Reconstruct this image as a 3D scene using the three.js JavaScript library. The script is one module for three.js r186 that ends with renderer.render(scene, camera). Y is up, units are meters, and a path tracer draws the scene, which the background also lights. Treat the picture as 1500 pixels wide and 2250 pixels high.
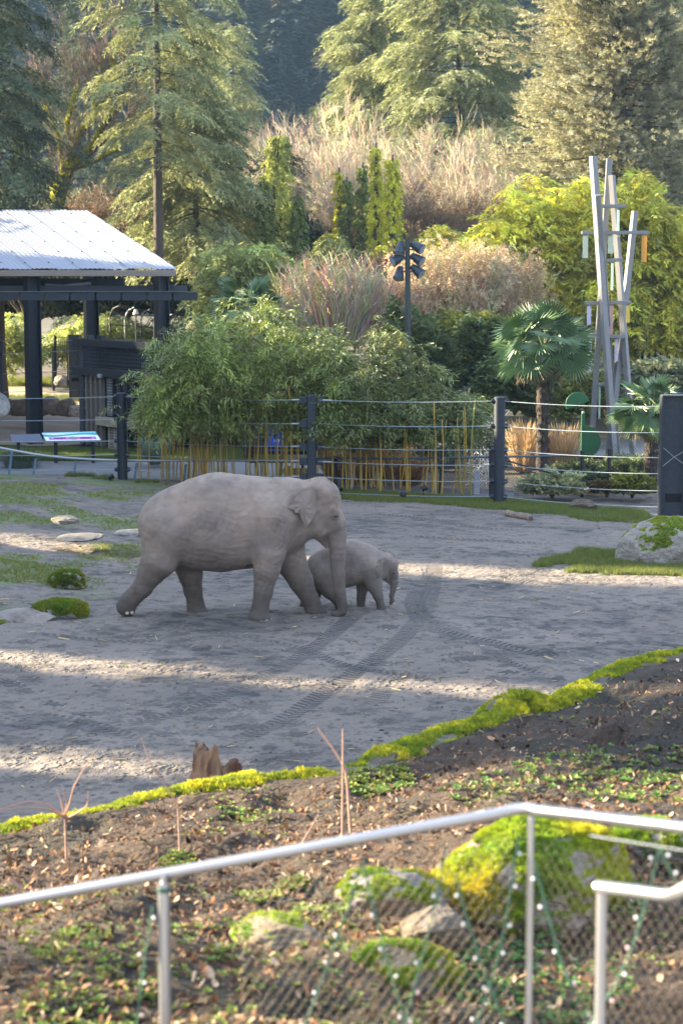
import * as THREE from 'three';
import { mergeGeometries, mergeVertices } from 'three/addons/utils/BufferGeometryUtils.js';

// ---------- camera, sky, sun, exposure ----------
const scene = new THREE.Scene();
const FPX = 4199, CAM_H = 5.44, PITCH = Math.atan(505 / FPX);
const camera = new THREE.PerspectiveCamera(30, 682 / 1024, 0.5, 2500);
camera.position.set(0, CAM_H, 0);
camera.lookAt(0, CAM_H - Math.tan(PITCH) * 100, -100);
camera.focus = 31;
camera.userData.fStop = 2.5;
scene.add(camera);
const SUN_AZ = 18 * Math.PI / 180, SUN_EL = 20 * Math.PI / 180;
const SUN = new THREE.Vector3(-Math.cos(SUN_EL) * Math.cos(SUN_AZ), Math.sin(SUN_EL), -Math.cos(SUN_EL) * Math.sin(SUN_AZ));
{
  const W = 256, H = 128, d = new Float32Array(W * H * 4);
  for (let r = 0; r < H; r++) for (let c = 0; c < W; c++) {
    const up = ((r + .5) / H - .5) * Math.PI, a = ((c + .5) / W - .5) * 2 * Math.PI;
    const x = Math.cos(a) * Math.cos(up), y = Math.sin(up), z = Math.sin(a) * Math.cos(up);
    const t = Math.pow(Math.max(0, y), .55), cs = Math.max(0, x * SUN.x + y * SUN.y + z * SUN.z);
    const glow = .45 * Math.pow(cs, 3) + .8 * Math.pow(cs, 24), k = (r * W + c) * 4;
    d[k] = .29 * (1 - t) + .135 * t + glow * .28;
    d[k + 1] = .32 * (1 - t) + .19 * t + glow * .28;
    d[k + 2] = .375 * (1 - t) + .305 * t + glow * .22;
    if (y < 0) { d[k] = .2; d[k + 1] = .2; d[k + 2] = .2; }
    d[k + 3] = 1;
  }
  const sky = new THREE.DataTexture(d, W, H, THREE.RGBAFormat, THREE.FloatType);
  sky.mapping = THREE.EquirectangularReflectionMapping; sky.magFilter = THREE.LinearFilter; sky.needsUpdate = true;
  scene.background = sky; scene.environment = sky;
}
const sun = new THREE.DirectionalLight(new THREE.Color().setRGB(1, .84, .58), 5);
sun.position.set(SUN.x * 200, SUN.y * 200, SUN.z * 200 - 40); sun.target.position.set(0, 0, -40);
sun.castShadow = true; sun.shadow.mapSize.set(4096, 4096);
Object.assign(sun.shadow.camera, { left: -90, right: 90, top: 90, bottom: -90, near: 1, far: 500 });
scene.add(sun, sun.target);
const renderer = new THREE.WebGLRenderer();
renderer.toneMapping = THREE.LinearToneMapping;
renderer.toneMappingExposure = 7.2;
renderer.shadowMap.enabled = true;
scene.fog = new THREE.FogExp2(new THREE.Color().setRGB(.42, .68, 1), .00017);

// ---------- helpers ----------
const V = (x, y, z) => new THREE.Vector3(x, y, z);
const cP = Math.cos(PITCH), sP = Math.sin(PITCH);
function at(px, py, D) { const X = (px - 750) / FPX, Y = (1125 - py) / FPX, t = D / (cP + Y * sP); return V(X * t, CAM_H + (Y * cP - sP) * t, -D); }
function gnd(px, py, h = 0) { const X = (px - 750) / FPX, Y = (1125 - py) / FPX, t = (CAM_H - h) / (sP - Y * cP); return V(X * t, h, -(cP + Y * sP) * t); }
function rng(a) { return () => { a |= 0; a = a + 0x6D2B79F5 | 0; let t = Math.imul(a ^ a >>> 15, 1 | a); t = t + Math.imul(t ^ t >>> 7, 61 | t) ^ t; return ((t ^ t >>> 14) >>> 0) / 4294967296; }; }
const mix = (a, b, t) => a + (b - a) * t, clamp = (x, a = 0, b = 1) => Math.min(b, Math.max(a, x)), sstep = (a, b, x) => { const t = clamp((x - a) / (b - a)); return t * t * (3 - 2 * t); };
function lut(pts, x) { if (x <= pts[0][0]) return pts[0][1]; for (let i = 1; i < pts.length; i++) if (x <= pts[i][0]) return mix(pts[i - 1][1], pts[i][1], (x - pts[i - 1][0]) / (pts[i][0] - pts[i - 1][0])); return pts[pts.length - 1][1]; }
const HT = new Float32Array(65536); { const r = rng(99); for (let i = 0; i < 65536; i++) HT[i] = r(); }
const hsh = (i, j, k) => HT[(i * 73856093 ^ j * 19349663 ^ k * 83492791) & 65535];
function n3(x, y, z) {
  const i = Math.floor(x), j = Math.floor(y), k = Math.floor(z); let u = x - i, v = y - j, w = z - k; u = u * u * (3 - 2 * u); v = v * v * (3 - 2 * v); w = w * w * (3 - 2 * w);
  const a = hsh(i, j, k) + u * (hsh(i + 1, j, k) - hsh(i, j, k)), b = hsh(i, j + 1, k) + u * (hsh(i + 1, j + 1, k) - hsh(i, j + 1, k));
  const c = hsh(i, j, k + 1) + u * (hsh(i + 1, j, k + 1) - hsh(i, j, k + 1)), d = hsh(i, j + 1, k + 1) + u * (hsh(i + 1, j + 1, k + 1) - hsh(i, j + 1, k + 1));
  const e = a + v * (b - a), f = c + v * (d - c); return (e + w * (f - e)) * 2 - 1;
}
function n2(x, y) { const i = Math.floor(x), j = Math.floor(y); let u = x - i, v = y - j; u = u * u * (3 - 2 * u); v = v * v * (3 - 2 * v); const a = hsh(i, j, 7), b = hsh(i, j + 1, 7); return (mix(a + u * (hsh(i + 1, j, 7) - a), b + u * (hsh(i + 1, j + 1, 7) - b), v)) * 2 - 1; }
const fbm2 = (x, y, o = 4) => { let s = 0, a = .5; for (let i = 0; i < o; i++) { s += a * n2(x, y); x = x * 2.03 + 17.1; y = y * 2.03 + 5.7; a *= .5; } return s; };
const fbm3 = (x, y, z, o = 4) => { let s = 0, a = .5; for (let i = 0; i < o; i++) { s += a * n3(x, y, z); x = x * 2.03 + 17.1; y = y * 2.03 + 5.7; z = z * 2.03 + 3.3; a *= .5; } return s; };

const used = {};
function numbered(n) { const k = used[n] = (used[n] ?? -1) + 1; return k ? n + '_' + String(k).padStart(3, '0') : n; }
function shade(o) { o.castShadow = true; o.receiveShadow = true; return o; }
function tag(o, label, category, group, kind) { Object.assign(o.userData, { label, category }); if (group) o.userData.group = group; if (kind) o.userData.kind = kind; return o; }
function base(name, label, category, pos, group) { const o = new THREE.Group(); o.name = numbered(name); if (pos) o.position.copy(pos); scene.add(o); return tag(o, label, category, group); }
function struct(name, geo, mat) { const m = shade(new THREE.Mesh(geo, mat)); m.name = numbered(name); m.userData.kind = 'structure'; scene.add(m); return m; }
function part(name, geo, mat, parent, world = true) {   // geometry in world space (default) goes into the parent's own frame
  const m = shade(new THREE.Mesh(geo, mat)); m.name = name;
  if (world) { const p = V(0, 0, 0); for (let q = parent; q && q !== scene; q = q.parent) p.add(q.position); m.geometry.translate(-p.x, -p.y, -p.z); }
  parent.add(m); return m;
}
function copyOf(o, label, pos, ry = 0, s = 1) { const c = o.clone(); c.name = numbered(o.name.replace(/_\d{3}$/, '')); c.position.copy(pos); c.rotation.y = ry; if (typeof s === 'number') c.scale.setScalar(s); else c.scale.set(...s); c.userData = { ...o.userData, label }; scene.add(c); return c; }

class MB {
  constructor() { this.p = []; this.n = []; this.uv = []; this.c = []; this.i = []; this.col = [1, 1, 1]; }
  v(x, y, z, u = 0, w = 0) { this.p.push(x, y, z); this.uv.push(u, w); this.c.push(this.col[0], this.col[1], this.col[2]); return this.p.length / 3 - 1; }
  tri(a, b, c) { const k = this.v(a.x, a.y, a.z, a.x, a.y); this.v(b.x, b.y, b.z, b.x, b.y); this.v(c.x, c.y, c.z, c.x, c.y); this.i.push(k, k + 1, k + 2); return this; }
  quad(a, b, c, d, uw = 1, vh = 1) { const k = this.v(a.x, a.y, a.z, 0, 0); this.v(b.x, b.y, b.z, uw, 0); this.v(c.x, c.y, c.z, uw, vh); this.v(d.x, d.y, d.z, 0, vh); this.i.push(k, k + 1, k + 2, k, k + 2, k + 3); return this; }
  box(c, sx, sy, sz, q, ch = 0) {   // chamfered box when ch > 0
    const X = V(sx / 2, 0, 0), Y = V(0, sy / 2, 0), Z = V(0, 0, sz / 2); if (q) { X.applyQuaternion(q); Y.applyQuaternion(q); Z.applyQuaternion(q); }
    const P = (a, b, d) => c.clone().addScaledVector(X, a).addScaledVector(Y, b).addScaledVector(Z, d);
    if (!ch) {
      this.quad(P(-1, -1, 1), P(1, -1, 1), P(1, 1, 1), P(-1, 1, 1), sx, sy).quad(P(1, -1, -1), P(-1, -1, -1), P(-1, 1, -1), P(1, 1, -1), sx, sy)
        .quad(P(1, -1, 1), P(1, -1, -1), P(1, 1, -1), P(1, 1, 1), sz, sy).quad(P(-1, -1, -1), P(-1, -1, 1), P(-1, 1, 1), P(-1, 1, -1), sz, sy)
        .quad(P(-1, 1, 1), P(1, 1, 1), P(1, 1, -1), P(-1, 1, -1), sx, sz).quad(P(-1, -1, -1), P(1, -1, -1), P(1, -1, 1), P(-1, -1, 1), sx, sz);
    } else {
      const a = 1 - 2 * ch / sx, b = 1 - 2 * ch / sy, d = 1 - 2 * ch / sz, s2 = [-1, 1];
      for (const s of s2) {
        const F = (p, q2, r, t) => s > 0 ? this.quad(p, q2, r, t) : this.quad(t, r, q2, p);
        F(P(-a, -b, s), P(a, -b, s), P(a, b, s), P(-a, b, s)); F(P(s, -b, d), P(s, -b, -d), P(s, b, -d), P(s, b, d)); F(P(-a, s, d), P(a, s, d), P(a, s, -d), P(-a, s, -d));
        for (const t of s2) {
          const G = (p, q2, r, u) => s * t > 0 ? this.quad(p, q2, r, u) : this.quad(u, r, q2, p);
          G(P(s * a, t, -d), P(s * a, t, d), P(s, t * b, d), P(s, t * b, -d)); G(P(s * a, -b, t), P(s, -b, t * d), P(s, b, t * d), P(s * a, b, t)); G(P(-a, s * b, t), P(a, s * b, t), P(a, s, t * d), P(-a, s, t * d));
          for (const u of s2) { const A = P(s, t * b, u * d), B = P(s * a, t, u * d), C = P(s * a, t * b, u); s * t * u > 0 ? this.tri(A, B, C) : this.tri(C, B, A); }
        }
      }
    }
    return this;
  }
  bar(a, b, w, h = w, ch = 0, roll = 0) { const d = b.clone().sub(a), L = d.length(); d.normalize(); const q = new THREE.Quaternion().setFromUnitVectors(V(0, 1, 0), d); if (roll) q.multiply(new THREE.Quaternion().setFromAxisAngle(V(0, 1, 0), roll)); return this.box(a.clone().add(b).multiplyScalar(.5), w, L, h, q, ch); }
  beam(a, b, w, h, ch = 0) { const d = b.clone().sub(a), L = d.length(); const q = new THREE.Quaternion().setFromUnitVectors(V(1, 0, 0), d.normalize()); return this.box(a.clone().add(b).multiplyScalar(.5), L, h, w, q, ch); }
  tube(pts, rad, sides = 6, cap = true) {
    const R = (i) => Array.isArray(rad) ? rad[i] : typeof rad === 'function' ? rad(i / (pts.length - 1)) : rad, n = pts.length, T = V(0, 0, 0), N = V(0, 0, 0), B = V(0, 0, 0); let first = -1, len = 0;
    for (let i = 0; i < n; i++) {
      T.subVectors(pts[Math.min(n - 1, i + 1)], pts[Math.max(0, i - 1)]).normalize();
      if (!i) { N.set(Math.abs(T.y) < .9 ? 0 : 1, Math.abs(T.y) < .9 ? 1 : 0, 0); } else len += pts[i].distanceTo(pts[i - 1]);
      N.addScaledVector(T, -N.dot(T)).normalize(); B.crossVectors(T, N);
      const r = R(i);
      for (let s = 0; s <= sides; s++) { const a = s / sides * Math.PI * 2, cs = Math.cos(a) * r, sn = Math.sin(a) * r; const k = this.v(pts[i].x + N.x * cs + B.x * sn, pts[i].y + N.y * cs + B.y * sn, pts[i].z + N.z * cs + B.z * sn, s / sides * 2 * Math.PI * r, len); if (first < 0) first = k; }
      if (i) for (let s = 0; s < sides; s++) { const a = first + (i - 1) * (sides + 1) + s, b = a + sides + 1; this.i.push(a, a + 1, b, b, a + 1, b + 1); }
    }
    if (cap) for (const e of [0, n - 1]) { const k = this.v(pts[e].x, pts[e].y, pts[e].z); for (let s = 0; s < sides; s++) { const a = first + e * (sides + 1) + s; e ? this.i.push(k, a, a + 1) : this.i.push(k, a + 1, a); } }
    return this;
  }
  cyl(a, b, r, sides = 16, r2 = r) {   // hard-edged cylinder
    const k0 = this.i.length; this.tube([a, b], [r, r2], sides, false); const d = b.clone().sub(a).normalize(), q = new THREE.Quaternion().setFromUnitVectors(V(0, 1, 0), d);
    for (const [c, rr, up] of [[a, r, -1], [b, r2, 1]]) { const m = this.v(c.x, c.y, c.z); let f = -1; for (let s = 0; s <= sides; s++) { const t = s / sides * Math.PI * 2, w = V(Math.cos(t) * rr, 0, -Math.sin(t) * rr).applyQuaternion(q).add(c), k = this.v(w.x, w.y, w.z); if (f >= 0) up > 0 ? this.i.push(m, f, k) : this.i.push(m, k, f); f = k; } }
    return this;
  }
  geo(normals = true) {
    const g = new THREE.BufferGeometry(); g.setAttribute('position', new THREE.Float32BufferAttribute(this.p, 3)); g.setAttribute('uv', new THREE.Float32BufferAttribute(this.uv, 2)); g.setAttribute('color', new THREE.Float32BufferAttribute(this.c, 3));
    g.setIndex(this.i.length > 65535 * 3 || this.p.length / 3 > 65535 ? new THREE.Uint32BufferAttribute(this.i, 1) : this.i); g.computeVertexNormals(); return g;
  }
}
const lin = (r, g, b) => new THREE.Color().setRGB(r, g, b);
const mat = (r, g, b, rough = .85, o = {}) => new THREE.MeshStandardMaterial({ color: lin(r, g, b), roughness: rough, side: THREE.DoubleSide, ...o });
const leafMat = (r, g, b, tr = .35) => new THREE.MeshPhysicalMaterial({ color: lin(r, g, b), roughness: .85, transmission: tr, thickness: 0, side: THREE.DoubleSide, specularIntensity: .5 });
function noiseTex(size, f, srgb = false) { const d = new Uint8Array(size * size * 4); for (let y = 0; y < size; y++) for (let x = 0; x < size; x++) { const c = f(x / size, y / size), k = (y * size + x) * 4; d[k] = c[0]; d[k + 1] = c[1]; d[k + 2] = c[2]; d[k + 3] = 255; } const t = new THREE.DataTexture(d, size, size); t.magFilter = THREE.LinearFilter; t.wrapS = t.wrapT = THREE.RepeatWrapping; if (srgb) t.colorSpace = THREE.SRGBColorSpace; t.needsUpdate = true; return t; }
const tnoise = (u, v, f, o = 4) => { const a = u * Math.PI * 2, b = v * Math.PI * 2; return fbm3(Math.cos(a) * f + 9, Math.sin(a) * f + Math.cos(b) * f * 1.3, Math.sin(b) * f + 3, o); };
const grainTex = noiseTex(512, (u, v) => { const c = 200 + 75 * tnoise(u, v, 6, 5) + 18 * (hsh(u * 512 | 0, v * 512 | 0, 3) - .5); return [c, c, c]; });
grainTex.repeat.set(.7, .7);
function instanced(name, geo, m, list, parent, colors) {   // list of matrices
  const o = shade(new THREE.InstancedMesh(geo, m, list.length)); o.name = parent ? name : numbered(name);
  for (let i = 0; i < list.length; i++) { o.setMatrixAt(i, list[i]); if (colors) o.setColorAt(i, colors[i]); }
  o.userData.kind = 'stuff'; (parent ?? scene).add(o); return o;
}
const _q = new THREE.Quaternion(), _m = new THREE.Matrix4(), _X = V(0, 0, 0), _Y = V(0, 0, 0), _Z = V(0, 0, 0);
function frame(p, dir, up, s, roll = 0) {   // local x along dir, local y near up
  _X.copy(dir).normalize(); _Z.crossVectors(_X, up); if (_Z.lengthSq() < 1e-6) _Z.set(0, 0, 1); _Z.normalize(); _Y.crossVectors(_Z, _X);
  if (roll) { const c = Math.cos(roll), d = Math.sin(roll), y = _Y.clone(); _Y.multiplyScalar(c).addScaledVector(_Z, d); _Z.multiplyScalar(c).addScaledVector(y, -d); }
  const m = new THREE.Matrix4().makeBasis(_X.clone().multiplyScalar(s), _Y.clone().multiplyScalar(s), _Z.clone().multiplyScalar(s)); m.setPosition(p); return m;
}
function spray(seed, n, axis, len, w, o = {}) {   // n pointed leaves along a short drooping axis
  const r = rng(seed), b = new MB(), { ang = 50, droop = .3, up = .25, flat = .6 } = o;
  for (let k = 0; k < n; k++) {
    const t = (k + r()) / n, p = V(axis * t, -droop * t * t * axis + (r() - .5) * w, (r() - .5) * w), side = k % 2 ? 1 : -1, a = (ang + (r() - .5) * 50) * Math.PI / 180, L = len * mix(.6, 1.15, r()) * mix(1, .65, t);
    const d = V(Math.cos(a), (r() - .5) * 2 * (1 - flat) + up * (r() - .4) - droop * .6, Math.sin(a) * side).normalize(), s = V(0, 1, 0).cross(d).normalize().multiplyScalar(w / 2); s.y += (r() - .5) * w;
    const e = p.clone().addScaledVector(d, L), m = p.clone().addScaledVector(d, L * .4);
    const i0 = b.v(p.x, p.y, p.z), i1 = b.v(m.x + s.x, m.y + s.y, m.z + s.z), i2 = b.v(e.x, e.y - L * droop * .3, e.z), i3 = b.v(m.x - s.x, m.y - s.y, m.z - s.z); b.i.push(i0, i1, i2, i0, i2, i3);
  }
  return b.geo();
}
// ---------- the ground ----------
function terr(x, D) {
  let h = -.05 + .9 * sstep(66, 95, D) + .25 * fbm2(x * .05 + 3, D * .05, 3) * sstep(60, 80, D);
  const s = Math.max(0, D - 255 + 10 * fbm2(x * .015, 4.2, 3) + .05 * x);
  h += .40 * s * s / (s + 25) + 7 * fbm2(x * .02 + 8, D * .02, 3) * sstep(260, 330, D);
  if (D < 54 && x > -14 && x < 14) h -= .5 * sstep(54, 52.5, D) * sstep(14, 12.5, Math.abs(x));
  if (D < 13) h -= .5 * sstep(13, 11, D);
  return h;
}
{
  const b = new MB(), xs = [], ds = [];
  for (let x = -152; x <= 152; x += Math.abs(x) < 40 ? 2 : 6) xs.push(x);
  for (let d = -20; d <= 560; d += d < 56 && d > 44 ? .5 : d < 120 ? 2 : 5) ds.push(d);
  for (const d of ds) for (const x of xs) { const f = fbm2(x * .3, d * .3, 4), g = sstep(-.15, .25, fbm2(x * .09 + 5, d * .09, 3)); b.col = [mix(.085, .05, g) * (1 + f * .5), mix(.07, .062, g) * (1 + f * .5), mix(.048, .03, g) * (1 + f * .5)]; b.v(x, terr(x, d), -d, x, d); }
  const W = xs.length; for (let j = 0; j < ds.length - 1; j++) for (let i = 0; i < W - 1; i++) { const a = j * W + i; b.i.push(a, a + 1, a + W, a + 1, a + W + 1, a + W); }
  struct('ground', b.geo(), new THREE.MeshStandardMaterial({ vertexColors: true, roughness: 1, bumpMap: grainTex, bumpScale: .05 }));
}
// arena of sandy soil
function fenceD(x) { return 49 - .5 * x - .3 * Math.max(0, x - 4); }
function arenaH(x, D) {
  const m = .58 * Math.exp(-(((x + 9.5) / 4.4) ** 2) - ((D - 45) / 6.5) ** 2) + .25 * Math.exp(-(((x + 7.5) / 2.2) ** 2) - ((D - 33) / 5) ** 2);
  const b = sstep(fenceD(x) + .5, fenceD(x) + 1.1, D);
  return (m + .05 * fbm2(x * .35, D * .3, 3) + .022 * fbm2(x * 1.3 + 4, D * 1.3, 3)) * (1 - b) - .2 * b;
}
const AX0 = -10, AX1 = 10, AD0 = 12, AD1 = 53;
{
  const S = 2048, h = new Float32Array(S * S), wet = new Float32Array(S * S), ix = (x) => (x - AX0) / (AX1 - AX0) * S, iy = (d) => (d - AD0) / (AD1 - AD0) * S;
  for (let j = 0; j < S; j++) { const d = AD0 + (j + .5) / S * (AD1 - AD0); for (let i = 0; i < S; i++) { const x = AX0 + (i + .5) / S * (AX1 - AX0), k = j * S + i; h[k] = .5 + .35 * n2(x * 6, d * 5) + .22 * n2(x * 16 + 3, d * 14) + .2 * (HT[(k * 7919) & 65535] - .5); const w = fbm2(x * .55 + 2, d * .75 + x * .1, 4), w2 = fbm2(x * 2.4 + 2, d * 2.6, 3); const w3 = fbm2(x * 7, d * 7, 3); wet[k] = sstep(.0, .4, w) * .22 + sstep(.08, .3, w2) * .4 * sstep(-.25, .15, w) + sstep(.1, .32, w3 + .25 * w) * .45; } }
  const stamp = (x, d, rx, rd, f) => { const i0 = Math.max(0, Math.floor(ix(x - rx))), i1 = Math.min(S - 1, Math.ceil(ix(x + rx))), j0 = Math.max(0, Math.floor(iy(d - rd))), j1 = Math.min(S - 1, Math.ceil(iy(d + rd))); for (let j = j0; j <= j1; j++) for (let i = i0; i <= i1; i++) f(j * S + i, AX0 + (i + .5) / S * (AX1 - AX0) - x, AD0 + (j + .5) / S * (AD1 - AD0) - d); };
  const r = rng(5);
  function track(px, width, depth, lug = .13) {   // a tyre track along ground points given where the photograph shows them
    const c = new THREE.CatmullRomCurve3(px.map(([a, b]) => gnd(a, b))), L = c.getLength(), n = Math.ceil(L / .03);
    for (let k = 0; k < n; k++) {
      const p = c.getPointAt(k / n), t = c.getTangentAt(k / n), tx = t.x, td = -t.z, along = k / n * L, fade = sstep(0, .6, along) * sstep(L, L - .8, along) * clamp(.75 + .8 * fbm2(along * .4, width * 9, 2));
      stamp(p.x, -p.z, width, width, (q, ax, ad) => { const s = ax * tx + ad * td, o = ax * -td + ad * tx; if (Math.abs(s) > .018 || Math.abs(o) > width / 2) return; const ph = ((along + s + (o > 0 ? lug / 2 : 0) + Math.abs(o) * .5) / lug) % 1, lugOn = ph < .5 ? 1 : 0, e = sstep(width / 2, width / 2 - .03, Math.abs(o)); h[q] = mix(h[q], .45 - lugOn * .55 * depth, e * fade); wet[q] = Math.max(wet[q], e * fade * (lugOn ? 1 : .15)); });
    }
  }
  track([[958, 1240], [948, 1290], [928, 1345], [880, 1405], [800, 1465], [700, 1530], [600, 1590], [480, 1640]], .34, 1); track([[930, 1290], [912, 1320], [925, 1360], [960, 1385], [1060, 1410], [1180, 1440], [1300, 1450]], .4, 1);
  track([[790, 1340], [720, 1400], [620, 1465], [500, 1525], [380, 1570], [230, 1600]], .34, 1); track([[300, 1370], [450, 1392], [640, 1418], [760, 1462], [900, 1488], [1010, 1500]], .26, 1);
  track([[380, 1410], [470, 1440], [560, 1470]], .24, .8); track([[1100, 1262], [1190, 1288], [1290, 1310], [1400, 1316]], .25, .8); track([[850, 1500], [835, 1530], [800, 1560]], .3, 1); track([[880, 1180], [1000, 1185], [1120, 1190], [1240, 1200]], .4, 1);
  track([[800, 1125], [930, 1140], [1050, 1160], [1180, 1170]], .35, .7); track([[1260, 1215], [1120, 1222], [980, 1212]], .3, .9); track([[60, 1395], [260, 1410], [420, 1400]], .3, .7); track([[900, 1350], [1000, 1385], [1120, 1460], [1230, 1500]], .22, .6);
  track([[40, 1560], [200, 1590], [340, 1640]], .3, .7); track([[950, 1520], [1040, 1540], [1130, 1535]], .25, .8); track([[945, 1255], [925, 1285], [922, 1325], [945, 1360]], .2, 1);
  for (let k = 0; k < 620; k++) { const p = gnd(-50 + r() * 1600, 1110 + r() * 640), rx = .06 + r() * .22, rd = rx * (.6 + r() * .8), dp = r() < .6 ? -.5 : .45; if (-p.z > 52) continue; const ph = r() * 50; stamp(p.x, -p.z, rx, rd, (q, a, b2) => { const e = 1 - Math.hypot(a / rx, b2 / rd) + .5 * n2(a * 24 + ph, b2 * 24); if (e > .25) { const t = sstep(.25, .6, e); h[q] += dp * t; wet[q] = Math.max(wet[q], t * (.35 + .5 * HT[k])); } }); }
  for (let k = 0; k < 5200; k++) { const p = gnd(-50 + r() * 1600, 1100 + r() * 660); if (-p.z > 52) continue; const rr = .012 + r() * r() * .05; stamp(p.x, -p.z, rr, rr * 1.3, (q, a, b2) => { const e = 1 - Math.hypot(a / rr, b2 / rr / 1.3); if (e > 0) { h[q] += e * .9; wet[q] = Math.max(wet[q], .8 * sstep(0, .3, e) * HT[k]); } }); }
  const col = new Uint8Array(S * S * 4), bmp = new Uint8Array(S * S * 4), sr = (v) => 255 * Math.pow(clamp(v), 1 / 2.2);
  for (let j = 0; j < S; j++) for (let i = 0; i < S; i++) {
    const k = j * S + i, x = AX0 + (i + .5) / S * (AX1 - AX0), d = AD0 + (j + .5) / S * (AD1 - AD0), w = clamp(wet[k]), v = 1 + .3 * fbm2(x * .8 + 30, d * .8, 4) + .2 * (HT[(k * 31337) & 65535] - .5);
    const gm = sstep(.02, .3, fbm2(x * .9, d * .8 + 40, 4) + .16 * sstep(-4.6, -7, x) + .02) * sstep(-3.2, -5, x) * sstep(28, 34, d) * .8;
    col[k * 4] = sr(mix(mix(.172, .042, w), .1, gm) * v); col[k * 4 + 1] = sr(mix(mix(.138, .037, w), .135, gm) * v); col[k * 4 + 2] = sr(mix(mix(.109, .033, w), .035, gm) * v); col[k * 4 + 3] = 255;
    const b = clamp(.42 + .36 * h[k] - .1) * 255; bmp[k * 4] = bmp[k * 4 + 1] = bmp[k * 4 + 2] = b; bmp[k * 4 + 3] = 255;
  }
  const T = (d, s) => { const t = new THREE.DataTexture(d, S, S); t.magFilter = THREE.LinearFilter; if (s) t.colorSpace = THREE.SRGBColorSpace; t.needsUpdate = true; return t; };
  const g = new MB(), NX = 420, ND = 380;
  for (let j = 0; j <= ND; j++) { const d = mix(AD0, AD1, j / ND); for (let i = 0; i <= NX; i++) { const x = mix(AX0, AX1, i / NX), q = Math.min(S - 1, ix(x) | 0) + S * Math.min(S - 1, iy(d) | 0); g.v(x, arenaH(x, d) + .01 * (clamp(h[q], -.4, 1.4) - .5), -d, i / NX, j / ND); } }
  for (let j = 0; j < ND; j++) for (let i = 0; i < NX; i++) { const a = j * (NX + 1) + i; g.i.push(a, a + 1, a + NX + 1, a + 1, a + NX + 2, a + NX + 1); }
  struct('arena_soil', g.geo(), new THREE.MeshStandardMaterial({ map: T(col, true), bumpMap: T(bmp), bumpScale: .11, roughness: .95 }));
}
// paths behind the fence
const asphalt = new THREE.MeshStandardMaterial({ color: lin(.2, .19, .185), roughness: .9, map: grainTex, bumpMap: grainTex, bumpScale: .01 });
function sheet(name, pts, y, m) { const s = new THREE.Shape(pts.map(([x, d]) => new THREE.Vector2(x, d))), g = new THREE.ShapeGeometry(s); g.rotateX(-Math.PI / 2); g.translate(0, y, 0); return struct(name, g, m); }
sheet('footpath', [[-30, 54], [-6, 52.9], [-1, 50.6], [3.2, 48.5], [4.3, 48], [4.5, 49.3], [.5, 51.6], [-1.2, 57.6], [-12, 58], [-30, 59]], .03, asphalt);
const pale = new THREE.MeshStandardMaterial({ color: lin(.42, .39, .35), roughness: .9, map: grainTex });
sheet('paved_apron', [[5.4, 59.5], [22, 59.5], [22, 66.5], [7.4, 66.5]], .036, pale);
const yardM = new THREE.MeshStandardMaterial({ color: lin(.34, .28, .22), roughness: 1, map: grainTex, bumpMap: grainTex, bumpScale: .06 });
{ const g = new THREE.PlaneGeometry(22, 22, 44, 44); g.rotateX(-Math.PI / 2); g.translate(-15, 0, -75); const p = g.attributes.position; for (let i = 0; i < p.count; i++) { const x = p.getX(i), D = -p.getZ(i); p.setY(i, terr(x, D) + .07 + .1 * fbm2(x * .4, D * .4, 3)); } g.computeVertexNormals(); struct('yard_soil', g, yardM); }
// ---------- elephants: one smooth field of tapered capsules each, meshed with surface nets ----------
function fieldOf(prims) {
  return (x, y, z) => {
    let d = 9;
    for (const p of prims) {
      const zs = p.zs, pz = (z - p.a.z) * zs, ax = x - p.a.x, ay = y - p.a.y; let t = 0;
      if (p.len2 > 0) { t = (ax * p.d.x + ay * p.d.y + pz * p.d.z) / p.len2; t = t < 0 ? 0 : t > 1 ? 1 : t; }
      const qx = ax - p.d.x * t, qy = (ay - p.d.y * t), qz = pz - p.d.z * t, e = Math.sqrt(qx * qx + qy * qy * p.ys + qz * qz) - (p.ra + (p.rb - p.ra) * t), k = p.k;
      if (p.cut) { const h = k - Math.abs(d + e), m = h > 0 ? h * h / (4 * k) : 0; d = Math.max(d, -e) + m; }
      else { const h = k - Math.abs(d - e); d = Math.min(d, e) - (h > 0 ? h * h / (4 * k) : 0); }
    }
    return d;
  };
}
const prim = (a, b, ra, rb = ra, o = {}) => { const zs = o.zs ?? 1, d = b.clone().sub(a); d.z *= zs; return { a, d, len2: d.lengthSq(), ra, rb, zs, ys: o.ys ?? 1, k: o.k ?? .1, cut: o.cut }; };
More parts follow.
